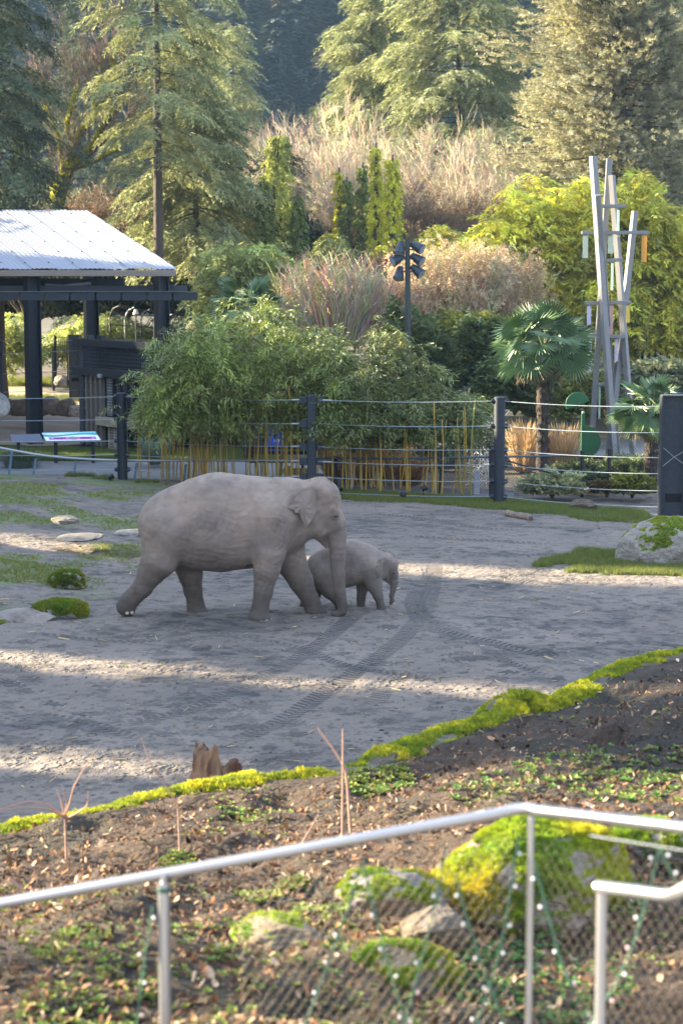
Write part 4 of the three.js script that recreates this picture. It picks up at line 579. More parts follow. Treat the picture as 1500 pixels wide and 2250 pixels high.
{ // gnarled maple with mossy limbs
  const D = 84, o = base('mossy_maple', 'gnarled bare maple with mossy green limbs above the shelter roof', 'tree', G(135, D)), R = rng(37), tb = new MB(), wb = new MB(), ml = [], mc = [];
  const limb = (pts, r0, r1) => { const c = new THREE.CatmullRomCurve3(pts.map(([x, y, d]) => at(x, y, D + (d ?? 0)).sub(o.position)), false, 'catmullrom', .5), n = 18, P = c.getPoints(n); tb.col = [.07, .06, .04]; tb.tube(P, (t) => mix(r0, r1, t), 8, false); const L = c.getLength();
    for (let k = 0; k < L * 70 * (r0 + .08) * 4; k++) { const t = R(), q = c.getPoint(t), r = mix(r0, r1, t); ml.push(frame(q.add(V((R() - .6) * r * 1.7, r * (.2 + .8 * R()), (R() - .4) * r * 1.7)), V(R() - .5, .1, R() - .5), V(0, 1, 0), .07 + .1 * R())); mc.push(tint(.55 + .7 * R())); }
    const tw = (p, d, len, rad, lev) => { const e = p.clone().addScaledVector(d, len), m = p.clone().lerp(e, .5).add(V((R() - .5) * .2 * len, (R() - .3) * .15 * len, (R() - .5) * .2 * len)); wb.col = [.19, .145, .115].map((v) => v * (.6 + .8 * R())); wb.tube([p, m, e], [rad, rad * .8, rad * .55], lev > 1 ? 3 : 5, false); if (lev < 4) for (let k = 0; k < 3; k++) tw(k ? p.clone().lerp(e, .4 + .6 * R()) : e, d.clone().add(V((R() - .5) * 1.3, (R() - .3) * .8, (R() - .5) * 1.3)).normalize(), len * (.55 + .3 * R()), Math.max(.008, rad * .6), lev + 1); };
    for (let k = 0; k < L * 2.2; k++) { const t = .3 + .7 * R(), q = c.getPoint(t), g = c.getTangent(t); tw(q, g.add(V((R() - .5) * 1.4, .5 + R() * .7, (R() - .5) * 1.2)).normalize(), .75 + .7 * R(), .03, 0); } };
  limb([[118, 520], [128, 450], [140, 405], [152, 372]], .3, .24); limb([[152, 374], [164, 330], [182, 290], [206, 262], [212, 215], [222, 165]], .2, .05); limb([[150, 376], [180, 352], [215, 318], [250, 296], [300, 287, 1], [335, 284, 1]], .2, .05); limb([[190, 345], [212, 310], [232, 272], [262, 235], [285, 200]], .14, .035); limb([[142, 395], [136, 350], [128, 300], [112, 262], [100, 235]], .13, .03); limb([[160, 368], [195, 362], [235, 340], [262, 330]], .11, .03); limb([[212, 240], [240, 205], [250, 160], [246, 120]], .08, .03); limb([[168, 325], [150, 290], [158, 240], [170, 190]], .1, .03);
  part('trunk', tb.geo(), trunkM, o, false); const w = part('twigs', wb.geo(), twigM, o, false); w.userData.kind = 'stuff'; instanced('moss', mossTuft, mossM, ml, o, mc);
}
const bare = [51, 52, 53, 54].map((s, i) => { const px = [575, 660, 745, 1085][i], D = [108, 98, 104, 112][i]; return bareTree(['pale bare winter tree at the left of the pale thicket', 'pale bare winter tree in the thicket behind the leaning ivy column', 'pale bare winter tree in the thicket above the ivy pillars', 'pinkish bare tree leaning against the sequoia'][i], G(px, D), { h: [14, 12.5, 13.5, 14.5][i], r: .1, seed: s, spread: .6, upright: .26, tone: [.22, .19, .15], twig: [.43, .36, .25], depth: 6, n0: 4, fine: .9 }); });
const bg = 'bare pale winter trees of the thicket', bl = 'bare pale winter tree in the dense thicket between the bushy fir and the sequoia';
[[535, 112, 0], [610, 104, 1], [635, 114, 2], [700, 108, 0], [715, 116, 1], [780, 98, 1], [810, 108, 2], [850, 104, 0], [880, 112, 1], [1110, 106, 2], [1150, 114, 0], [1060, 118, 1], [910, 100, 2], [640, 95, 1], [690, 94, 2], [760, 93, 0], [940, 98, 1], [1010, 97, 2], [1040, 103, 0], [590, 96, 2], [850, 95, 1]].forEach(([px, D, v], i) => { const c = copyOf(bare[v], bl, G(px, D), i * 1.9, [1, (i > 12 ? .6 : .82) + .3 * ((i * 37 % 10) / 10), 1]); c.userData.group = bg; });
const brown = bareTree('dark brown bushy bare tree right of the ivy pillars', G(985, 92), { h: 9.5, r: .16, seed: 61, spread: .7, upright: .3, depth: 6, n0: 5, tone: [.13, .1, .07], twig: [.2, .145, .1], leaves: 1, leafC: [.2, .12, .05] });
[['dark brown bare tree below the pale centre fir', 920, 96], ['dark brown bare tree behind the tall bamboo', 1070, 94], ['brown bare tree above the roof corner of the shelter', 290, 94], ['brown bare tree between the maple and the roof ridge', 215, 97], ['brown bare tree at the left edge above the roof', 70, 99], ['brown bare tree seen under the shelter roof, left', 60, 90], ['brown bare tree seen under the shelter roof, right', 255, 93], ['brown bare tree behind the bushy fir\'s trunk', 470, 96], ['brown bare tree behind the ivy pillars', 720, 94], ['brown bare tree above the orange-brown shrub', 1030, 88], ['brown bare tree right of the floodlight pole, behind the orange-brown shrub', 950, 90], ['small brown bare tree by the brightest ivy pillar', 895, 87]].forEach(([l, px, D], i) => copyOf(brown, l, G(px, D), i * 1.3 + .5, .85 + .06 * (i % 4)));

// ivy-covered trunks
const ivySpray = [1, 2].map((k) => spray(330 + k, 12, .3, .16, .11, { ang: 60, droop: .5, up: .3, flat: .2 })), ivyM = leafMat(.58, .6, .06, .4), ivyDarkM = leafMat(.17, .22, .05, .3);
function ivy(label, px, top, bot, D, w, seed, m = ivyM, lean = 0) {
  const R = rng(seed), b0 = at(px - lean, bot, D), t0 = at(px, top, D), o = base('ivy_column', label, 'ivy', b0), L = [[], []], C = [[], []], d = t0.clone().sub(b0), h = d.length(), tb = new MB(); tb.col = [.1, .08, .06]; tb.tube([V(0, -2, 0), d.clone().multiplyScalar(.5), d.clone().multiplyScalar(1.04)], [.16, .12, .04], 7); part('trunk', tb.geo(), trunkM, o, false);
  const n = Math.ceil(h * (w + .12) * 230); for (let k = 0; k < n; k++) { const t = R(), a = R() * 6.28, rr = w * (1 - .75 * Math.pow(t, 2.2)) * (.55 + .5 * R()) * (1 + .55 * fbm2(a * 1.5, t * h * .8 + seed, 3) * 2.6), p = d.clone().multiplyScalar(t).add(V(Math.cos(a) * rr, 0, Math.sin(a) * rr)), v = k & 1; L[v].push(frame(p, V(Math.cos(a), -.5 + R() * .7, Math.sin(a)), V(R() - .5, 1, R() - .5), .5 + .5 * R())); C[v].push(tint(.7 + .55 * R(), .05)); }
  L.forEach((l, i) => instanced('ivy_leaves', ivySpray[i], m, l, o, C[i])); return o;
}
ivy('broad leaning ivy column left of the pillars', 615, 300, 620, 86, .85, 1, leafMat(.34, .39, .1, .35), 35); ivy('slim ivy pillar, tallest and brightest, with a pointed tip', 826, 325, 600, 82, .24, 2); ivy('bright ivy pillar with a broad foot just right of the tallest pillar', 862, 350, 600, 81, .36, 3); ivy('small ivy pillar left of the tallest one', 797, 365, 560, 84, .18, 4, ivyDarkM); ivy('dark narrow ivy pillar in the middle of the row', 762, 395, 560, 85, .2, 5, ivyDarkM); ivy('thin ivy pillar at the left end of the pillar row', 745, 375, 560, 85.5, .13, 6); ivy('dark ivy column near the palm tops at centre', 655, 430, 600, 83, .28, 7, ivyDarkM); ivy('dark ivy column right of the bushy fir', 580, 400, 600, 84, .34, 8, ivyDarkM); ivy('ivy mass at the foot of the brightest pillar', 838, 540, 640, 78, .5, 9, ivyM);
ivy('sparse ivy on a thin trunk above the shelter ridge', 122, 400, 560, 93, .25, 10, ivyM, -14);

// bamboo: arching plumes with hanging leaves, and bare canes
const bamSprays = [1, 2, 3].map((k) => spray(400 + k, 13, .4, .22, .03, { ang: 42, droop: .6, up: .4, flat: .2 })), bamFar = [1, 2, 3].map((k) => spray(410 + k, 15, .5, .26, .06, { ang: 45, droop: .45, up: .4, flat: .25 }));
const bamM = new THREE.MeshPhysicalMaterial({ color: lin(.235, .285, .06), roughness: .5, transmission: .4, thickness: 0, side: THREE.DoubleSide }), bamYelM = leafMat(.66, .65, .085, .5), bamPaleM = leafMat(.33, .38, .12, .45);
const caneM = new THREE.MeshStandardMaterial({ color: lin(.48, .3, .045), roughness: .45 }), caneGrM = new THREE.MeshStandardMaterial({ color: lin(.24, .24, .06), roughness: .5 }), caneDryM = mat(.5, .38, .22, .7);
function cane(a, b, r) { const g = new MB(), n = Math.max(4, Math.round(a.distanceTo(b) / .24)), P = [], rr = []; const bow = V((HT[(a.x * 999 & 65535)] - .5) * .14, 0, 0); for (let i = 0; i <= n; i++) { const t = i / n, q = a.clone().lerp(b, t).addScaledVector(bow, 4 * t * (1 - t)); for (const [e, s] of [[-.012, 1], [0, 1.25], [.012, 1]]) { P.push(q.clone().add(V(0, e, 0))); rr.push(r * s * (1 - .35 * t)); } } g.tube(P, rr, 6, false); return g.geo(); }
function bamboo(label, { top, bot, x0, x1, D, dep, plumes, per, seed, m = bamM, sprays = bamSprays, size = 1, canes = [], cm = caneM, lowY, name = 'bamboo_clump', arch = .5, tone = [.75, .55] }) {
  const R = rng(seed), mid = at((x0 + x1) / 2, 1000, D), o = base(name, label, 'bamboo', V(mid.x, 0, mid.z)), L = [[], [], []], C = [[], [], []], sb = new MB(); sb.col = [.2, .2, .06];
  for (let k = 0; k < plumes; k++) {
    const px = mix(x0, x1, (k + R()) / plumes), dz = (R() - .5) * 2 * dep, tp = at(px, lut(top, px) + (R() - .5) * 44 + Math.pow(R(), 1.6) * (lut(bot, px) - lut(top, px)) * .85, D + dz), by = at(px, lut(bot, px), D + dz).y, len = Math.max(.8, (tp.y - by) * 1.05), a = R() * 6.28, e = V(Math.cos(a) * arch * len * .4, 0, Math.sin(a) * arch * len * .25), tone0 = tone[0] + tone[1] * R(), P = [];
    for (let i = 0; i <= 6; i++) { const t = i / 6; P.push(tp.clone().addScaledVector(e, t * t - 1).add(V(0, -len * (1 - t) + .0 - .14 * len * t * t * t + .14 * len, 0)).sub(o.position)); }
    sb.tube(P, (t) => .014 * (1 - .8 * t) * size, 3, false);
    for (let j = 0; j < per; j++) { const t = Math.pow(R(), .7), i = Math.min(5, t * 6 | 0), q = P[i].clone().lerp(P[i + 1], t * 6 - i), b = R() * 6.28, rr = (.5 + .35 * R()) * size * (1.15 - t) * (R() < .5 ? .5 : 1); q.add(V(Math.cos(b) * rr, (R() - .6) * .3 * size, Math.sin(b) * rr)); if (q.y + o.position.y < lowY - .1 + .25 * n2(px * .05, 3) + (Math.abs(px - 603) < 34 && D < 52 ? .4 : 0)) continue; const cl = fbm3((q.x + o.position.x) / size * 1.5, q.y / size * 1.5, q.z / size * 1.5 + seed, 3); if (cl < -.04 && R() < .8) continue; const v = R() * 3 | 0; L[v].push(frame(q, V(Math.cos(b), -.25 + R() * .6, Math.sin(b)), V(R() - .5, 1, R() - .5), size * (.6 + .7 * R()))); const w = tone0 * (.55 + .75 * R()) * (1 + cl); C[v].push(lin(w * (1 + .25 * (R() - .4)), w, w * (.8 + .4 * R()))); }
  }
  const sm = part('stems', sb.geo(), twigM, o, false); sm.userData.kind = 'stuff'; L.forEach((l, i) => l.length && instanced('foliage', sprays[i], m, l, o, C[i]));
  canes.forEach(([x, y0, y1, D2, lx, r]) => part('cane', cane(at(x, y0, D2), at(x + lx, y1, D2), r), R() < .12 ? caneDryM : R() < .12 ? caneGrM : cm, o)); return o;
}
const caneList = (spans, seed, y1) => { const R = rng(seed), o = []; for (const [a, b, n] of spans) for (let k = 0; k < n; k++) { const x = mix(a, b, R()), D = fenceD(at(x, 1000, 49).x) + .75 + 1.5 * R(), y0 = lut([[300, 1074], [500, 1078], [690, 1086], [1000, 1090], [1060, 1090]], x) + (.9 - (D - fenceD(at(x, 1000, 49).x))) * 11; o.push([x, y0, y1 - 90 * R(), D, (R() - .5) * 26, .013 + .014 * R() * R() + .003]); } return o; };
bamboo('dense green bamboo clump with yellow canes, left of the square fence post', { top: [[325, 800], [345, 745], [400, 705], [430, 672], [480, 690], [540, 668], [600, 650], [660, 690], [720, 725], [760, 740]], bot: [[320, 930], [420, 960], [520, 990], [640, 970], [770, 950]], x0: 335, x1: 760, D: 51.3, dep: 1.3, plumes: 140, per: 54, seed: 71, lowY: 1.55, canes: caneList([[305, 332, 4], [355, 400, 11], [400, 480, 26], [480, 520, 12], [540, 580, 10], [580, 670, 24]], 72, 920) });
bamboo('green bamboo clump with yellow canes between the square and round fence posts', { top: [[720, 760], [765, 770], [800, 790], [832, 702], [870, 735], [905, 748], [935, 790], [958, 862], [1010, 868], [1045, 880], [1070, 910]], bot: [[700, 950], [800, 975], [900, 985], [1000, 975], [1070, 960]], x0: 735, x1: 1055, D: 50.2, dep: 1.1, plumes: 108, per: 58, seed: 73, lowY: 1.25, tone: [.6, .4], canes: caneList([[695, 735, 7], [750, 800, 11], [800, 850, 12], [865, 900, 6], [925, 1035, 20]], 74, 968) });
const farCanes = [...Array(26)].map((_, k) => { const R = rng(900 + k), x = 1395 + 110 * R(); return [x, 862, 650 + 40 * R(), 69 + 3 * R(), (R() - .35) * 36, .03]; });
bamboo('huge bright yellow-green bamboo left of the pole sculpture', { top: [[1020, 560], [1050, 520], [1095, 470], [1130, 405], [1175, 385], [1215, 420], [1250, 395], [1300, 400], [1340, 470]], bot: [[1020, 640], [1100, 680], [1200, 760], [1340, 820]], x0: 1040, x1: 1325, D: 73, dep: 2, plumes: 130, per: 84, seed: 75, m: bamYelM, sprays: bamFar, size: 1.25, lowY: 1.5 });
bamboo('tall bamboo with greenish canes right of the pole sculpture', { top: [[1320, 480], [1350, 415], [1395, 372], [1425, 380], [1455, 440], [1500, 470], [1560, 440]], bot: [[1320, 760], [1420, 780], [1570, 780]], x0: 1330, x1: 1560, D: 71, dep: 1.8, plumes: 100, per: 84, seed: 76, m: bamYelM, sprays: bamFar, size: 1.2, lowY: 2.6, canes: farCanes, cm: caneGrM, tone: [.6, .4] });
bamboo('small golden bamboo tuft right of the floodlight pole', { top: [[940, 525], [985, 492], [1035, 535]], bot: [[940, 580], [1035, 610]], x0: 945, x1: 1035, D: 79, dep: .8, plumes: 22, per: 50, seed: 77, m: bamYelM, sprays: bamFar, size: 1.1, lowY: 2 });
bamboo('pale green bamboo behind the hidden palm, right of the fir trunk', { top: [[455, 600], [480, 540], [540, 545], [590, 560], [630, 530], [650, 590]], bot: [[455, 690], [650, 690]], x0: 462, x1: 645, D: 76, dep: 1.4, plumes: 60, per: 55, seed: 78, m: bamPaleM, sprays: bamFar, size: 1.1, lowY: 2 });
bamboo('small pale bamboo before the dark ivy at centre', { top: [[670, 590], [720, 515], [760, 570]], bot: [[670, 640], [760, 640]], x0: 680, x1: 755, D: 78, dep: .8, plumes: 24, per: 50, seed: 79, m: bamPaleM, sprays: bamFar, size: 1.1, lowY: 2, tone: [.55, .3] });
bamboo('sunlit leafy shrub seen beyond the yard at the left edge', { top: [[-30, 690], [40, 700], [70, 740]], bot: [[-30, 790], [70, 800]], x0: -30, x1: 60, D: 86, dep: 1.2, plumes: 26, per: 46, seed: 80, m: bamPaleM, sprays: bamFar, size: 1.1, lowY: 0, name: 'leafy_shrub' });
bamboo('sunlit yellow shrub seen between the shelter columns', { top: [[120, 760], [160, 690], [260, 700], [320, 720]], bot: [[120, 800], [320, 770]], x0: 125, x1: 320, D: 88, dep: 1.2, plumes: 40, per: 46, seed: 81, m: bamPaleM, sprays: bamFar, size: 1.1, lowY: 0, name: 'leafy_shrub' });
// broad evergreen shrubs that fill the middle distance
const shrubSprays = [1, 2].map((k) => spray(450 + k, 14, .4, .18, .075, { ang: 55, droop: .1, up: .7, flat: .1 }));
function shrub(label, px, py, D, w, h, n, seed, m, size = 1, name = 'shrub') {
  const R = rng(seed), c = D < 53 ? gnd(px, py, -.02) : at(px, py, D), o = base(name, label, 'shrub', c), L = [[], []], C = [[], []], sb = new MB(); sb.col = [.1, .075, .05];
  for (let k = 0; k < 9; k++) { const a = R() * 6.28, e = V(Math.cos(a) * w * .7, h * (.5 + .4 * R()), Math.sin(a) * w * .5); sb.tube([V(0, -.1, 0), e.clone().multiplyScalar(.5).add(V(0, .1, 0)), e], [.03, .02, .008], 4, false); }
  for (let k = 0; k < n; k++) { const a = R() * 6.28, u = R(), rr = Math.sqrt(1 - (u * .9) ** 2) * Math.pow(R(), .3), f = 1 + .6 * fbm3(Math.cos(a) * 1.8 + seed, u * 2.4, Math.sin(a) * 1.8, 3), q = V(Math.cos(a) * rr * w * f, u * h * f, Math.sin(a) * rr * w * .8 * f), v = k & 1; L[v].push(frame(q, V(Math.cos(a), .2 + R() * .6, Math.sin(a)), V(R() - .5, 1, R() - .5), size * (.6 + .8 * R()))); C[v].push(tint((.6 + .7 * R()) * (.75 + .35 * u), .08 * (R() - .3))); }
  const s = part('stems', sb.geo(), twigM, o, false); s.userData.kind = 'stuff'; L.forEach((l, i) => instanced('foliage', shrubSprays[i], m, l, o, C[i])); return o;
}
const evM = leafMat(.1, .14, .04, .3), evYel = leafMat(.28, .3, .05, .4), evDk = leafMat(.035, .05, .022, .2), evGrey = leafMat(.2, .23, .13, .3);
[['dark evergreen shrub behind the left end of the ivy row', 560, 640, 90, 3, 3.2], ['dark evergreen shrub under the fir trunks', 400, 690, 90, 3.2, 3], ['dark evergreen shrub behind the shelter, centre', 150, 690, 96, 4, 2.5], ['dark evergreen shrub at the foot of the ivy pillars', 770, 620, 90, 3.4, 1.8], ['dark evergreen shrub behind the brown shrubs', 930, 640, 92, 4, 1.6], ['dark evergreen shrub behind the shelter, left', 20, 700, 97, 4, 3], ['dark evergreen shrub behind the shelter, right', 290, 690, 95, 3.4, 2.6]].forEach(([l, x, y, D, w, h], i) => shrub(l, x, y, D, w, h, 1900, 500 + i, evDk, 1.6));
shrub('bright broad-leaved shrub right of the small hut', 1075, 850, 62, 1.3, 1.9, 1300, 511, evM, 1.1); shrub('yellowish shrub behind the hut roof', 1030, 790, 66, 1.3, 1.3, 900, 512, evYel, 1.2); shrub('leafy shrub hiding the hut wall\'s left side', 905, 880, 60, 1.1, 2.4, 1000, 513, evM, 1.1); shrub('glossy leafy shrub beneath the tall palm', 1130, 905, 59, 1.0, 1.3, 800, 514, evM, 1.0); shrub('bright shrub with pale flower heads behind the sculpture poles', 1345, 905, 66, 1.5, 1.4, 1200, 515, evGrey, 1.1); shrub('bright yellow-green shrub left of the sculpture foot', 1250, 920, 63, 1.3, 1.5, 1200, 516, evYel, 1.1); shrub('pale flowering shrub at the right edge above the small palm', 1470, 880, 64, 1.3, 1.2, 1000, 517, evGrey, 1.1); shrub('shrub behind the blue kiosk', 690, 985, 64, 1.1, 1.2, 700, 518, evM, 1); shrub('dark shrub behind the bamboo canes at left', 520, 990, 64, 1.6, 1.6, 900, 519, evDk, 1); shrub('dark shrub left of the kiosk', 440, 985, 64, 1.5, 1.3, 800, 520, evDk, 1);
shrub('striped variegated shrub at the foot of the tall palm', 1212, 1086, 46.9, .62, .42, 520, 521, leafMat(.42, .44, .22, .3), .75); shrub('small green shrub under the green half disc', 1300, 1074, 47.6, .34, .36, 300, 522, evM, .6); shrub('orange-tipped low shrub right of the half disc post', 1332, 1084, 46.8, .3, .26, 260, 523, leafMat(.16, .12, .04, .3), .55); shrub('yellow-green round shrub before the small palm', 1388, 1086, 46.4, .42, .46, 420, 524, evYel, .6); shrub('dark grassy shrub left of the small palm trunk', 1372, 1060, 49, .5, .5, 420, 525, evM, .7); shrub('low dark shrub behind the variegated one', 1262, 1064, 49.2, .5, .5, 380, 526, evM, .65);
// brown twiggy shrubs in front of the bamboo
function twigShrub(label, px, py, D, w, h, n, seed, twig, leaves, leafC) {
  const R = rng(seed), c = at(px, py, D), o = base('twiggy_shrub', label, 'shrub', c), b = new MB(), L = [], C = [];
  for (let k = 0; k < n; k++) { const a = R() * 6.28, s = Math.sqrt(R()), q0 = V(Math.cos(a) * s * w * .45, 0, Math.sin(a) * s * w * .35), e = V(Math.cos(a) * s * w * (.9 + .3 * R()), h * (.45 + .62 * R()) * (1 - .3 * s * s), Math.sin(a) * s * w * .7); b.col = twig.map((v) => v * (.6 + .8 * R())); const m = q0.clone().lerp(e, .5).add(V((R() - .5) * .4, .3, (R() - .5) * .4)); b.tube([q0, m, e], [.022, .015, .006], 3, false);
    for (let j = 0; j < 5; j++) { const t = .35 + .6 * R(), s0 = m.clone().lerp(e, t), d = V(R() - .5, .25 + R() * .7, R() - .5).multiplyScalar(.9); b.tube([s0, s0.clone().addScaledVector(d, .5).add(V(0, .08, 0)), s0.clone().add(d)], [.011, .009, .005], 3, false); if (leaves) for (let q = 0; q < leaves; q++) { L.push(frame(s0.clone().addScaledVector(d, .3 + .7 * R()), V(R() - .5, R() - .5, R() - .5), V(R() - .5, 1, R() - .5), .5 + .7 * R())); const v = .6 + .8 * R(); C.push(lin(v, v * (.8 + .3 * R()), v)); } } }
  const g = part('branches', b.geo(), twigM, o, false); g.userData.kind = 'stuff'; if (L.length) instanced('dry_leaves', dryLeaf, leafMat(...leafC, .35), L, o, C); return o;
}
twigShrub('reddish-brown twiggy shrub with long arching stems above the bamboo clump', 735, 760, 66, 2.1, 3.0, 330, 601, [.36, .31, .2], 0); twigShrub('large orange-brown shrub right of the floodlight pole', 985, 780, 68, 2.3, 3.9, 330, 602, [.44, .36, .23], 3, [.62, .5, .28]); twigShrub('orange-brown shrub beside the palm and the tall bamboo', 1085, 770, 69, 2.0, 3.3, 280, 603, [.42, .34, .22], 3, [.6, .47, .26]); twigShrub('low orange-brown shrub left of the floodlight pole', 865, 790, 67, 1.6, 2.6, 220, 604, [.46, .34, .21], 3, [.58, .45, .26]); twigShrub('reddish bare shrub behind the floodlight pole', 850, 690, 76, 1.6, 2.2, 200, 605, [.2, .1, .08], 0); twigShrub('dark reddish shrub behind the right bamboo canes', 1480, 850, 72, 1.6, 2.2, 200, 606, [.14, .09, .07], 2, [.16, .09, .05]);
// far wood on the hillside
{
  const kinds = [[31, .9, 6.2], [32, .8, 5.2], [33, .6, 5]].map(([s, sh, w]) => { const R = rng(s), b = new MB(), h = 24; b.col = [.4, .35, .3]; b.tube([V(0, -1, 0), V(0, h, 0)], [.35, .03], 5, false); for (let k = 0; k < 560; k++) { const u = Math.pow((k + R()) / 560, .85), y = h * (.06 + .93 * u), a = k * 2.399, len = w * Math.pow(1 - u, sh) * (.5 + .7 * R()) + .5, d = V(Math.cos(a), -.1 + .4 * u, Math.sin(a)), q = V(0, y, 0), v = .6 + .6 * R(); b.col = [v, v, v]; for (let j = 0; j < 6; j++) { const t = .25 + .75 * R(), p0 = q.clone().addScaledVector(d, len * t).add(V((R() - .5) * .9, -.25 * len * t * t + (R() - .5) * .4, (R() - .5) * .9)), e = V(d.x + (R() - .5) * 1.4, -.5 + .5 * R(), d.z + (R() - .5) * 1.4).multiplyScalar(.9 + .5 * R()), s2 = V(-e.z, .3 * (R() - .5), e.x).multiplyScalar(.22); b.tri(p0.clone().add(s2), p0.clone().sub(s2), p0.clone().add(e)); } } return b.geo(); });
  const m = [leafMat(.11, .14, .075, .25), leafMat(.08, .11, .065, .2), leafMat(.13, .13, .07, .25)]; m.forEach((q) => { q.vertexColors = true; });
  const R = rng(4242), L = [[], [], []], C = [[], [], []];
  for (let k = 0; k < 2400; k++) { const D = 275 + 250 * R(), x = (R() - .5) * 2 * (.2 * D + 14), v = R() * 3 | 0, s = .75 + .8 * R(); const q = new THREE.Matrix4().makeRotationY(R() * 6.28).scale(V(s, s * (.85 + .4 * R()), s)); q.setPosition(x, terr(x, D) - .4, -D); L[v].push(q); C[v].push(tint(.65 + .7 * R(), .12 * (R() - .4))); }
  L.forEach((l, i) => tag(instanced('hillside_wood', kinds[i], m[i], l, null, C[i]), ['dense hazy conifer wood covering the hillside behind everything', 'dark conifers scattered through the hazy hillside wood', 'olive-green conifers mixed through the hazy hillside wood'][i], 'wood', null, 'stuff'));

}
// ---------- trees outside the frame on the left, whose shade falls across the arena ----------
{
  const gB = 'dense dark firs in a belt left of the arena', lB = 'dense dark fir of the shading belt left of the arena', cx = -24, cz = (u) => -(u - cx * Math.sin(SUN_AZ)) / Math.cos(SUN_AZ);
  const proto = conifer(lB, V(cx, 0, cz(28)), { h: 13.4, r: .2, bare: .03, wide: .75, shape: .12, n: 240, per: 30, seed: 91, m: firDarkM, sprays: firSprays, droop: .3, size: .8, gaps: .02, group: gB });
  const spans = [[15.9, 18.4, 0], [20.4, 23.2, 0], [25.6, 33.4, 0], [36.4, 44, 0], [44.2, 49.6, -.14], [55.4, 59, .18], [60, 69, -.2]];
  let k = 0; for (const [a, b, dh] of spans) { const n = Math.max(2, Math.round((b - a - 1.6) / .95) + 1); for (let i = 0; i < n; i++) { const u = mix(a + .8, b - .8, i / (n - 1)), R = rng(k + 7)(); if (k++ === 0) { proto.position.set(cx, 0, cz(u)); continue; } const c = copyOf(proto, lB, V(cx + (k % 2 ? 1.6 : -1.4) + R, terr(-20, 40) - .1, cz(u)), k * 1.7, [1, 1 + dh + .08 * (R - .5), 1]); c.position.z += (c.position.x - cx) * Math.tan(SUN_AZ); } }
}
for (const u of [50.3, 51.6, 52.9]) copyOf(scene.children.find((q) => q.userData.group?.startsWith('dense dark firs')), 'dense dark fir of the shading belt left of the arena', V(-15, 0, -(u + 15 * Math.sin(SUN_AZ)) / Math.cos(SUN_AZ)), u * 3, [1, .5, 1]);
copyOf(bare[1], 'thin bare tree outside the frame, left of the planted bank', V(-11, 1, -12.4), 2, .75);
// ---------- palms ----------
const palmM = new THREE.MeshPhysicalMaterial({ color: lin(.11, .19, .075), roughness: .38, transmission: .25, thickness: 0, side: THREE.DoubleSide }), petM = mat(.12, .15, .05, .6), deadM = mat(.2, .14, .08, .9), palmBark = vcol({ bumpMap: rockBump, bumpScale: .04 });
function fanGeo(seed, R0 = .66, n = 30, span = 4.3) { const r = rng(seed), b = new MB(); for (let k = 0; k < n; k++) { const a = -span / 2 + span * (k + .5) / n, L = R0 * (.82 + .18 * Math.cos(a * .62)) * (.94 + .1 * r()), d = V(Math.cos(a), 0, Math.sin(a)), s = V(-Math.sin(a), 0, Math.cos(a)), w = R0 * .046, fold = R0 * .045, dr = (.06 + .2 * r()) * R0, cup = .1 * R0; const P = (t, o, y) => d.clone().multiplyScalar(L * t).addScaledVector(s, o).add(V(0, y + cup * t * t * Math.abs(Math.sin(a)) , 0)); const c0 = P(.05, 0, 0), l1 = P(.46, w, -fold), m1 = P(.5, 0, fold * .6), r1 = P(.46, -w, -fold), e = P(1, 0, -dr); b.tri(c0, l1, m1).tri(c0, m1, r1).tri(l1, e, m1).tri(m1, e, r1); } return b.geo(); }
const fans = [1, 2, 3].map((k) => fanGeo(700 + k));
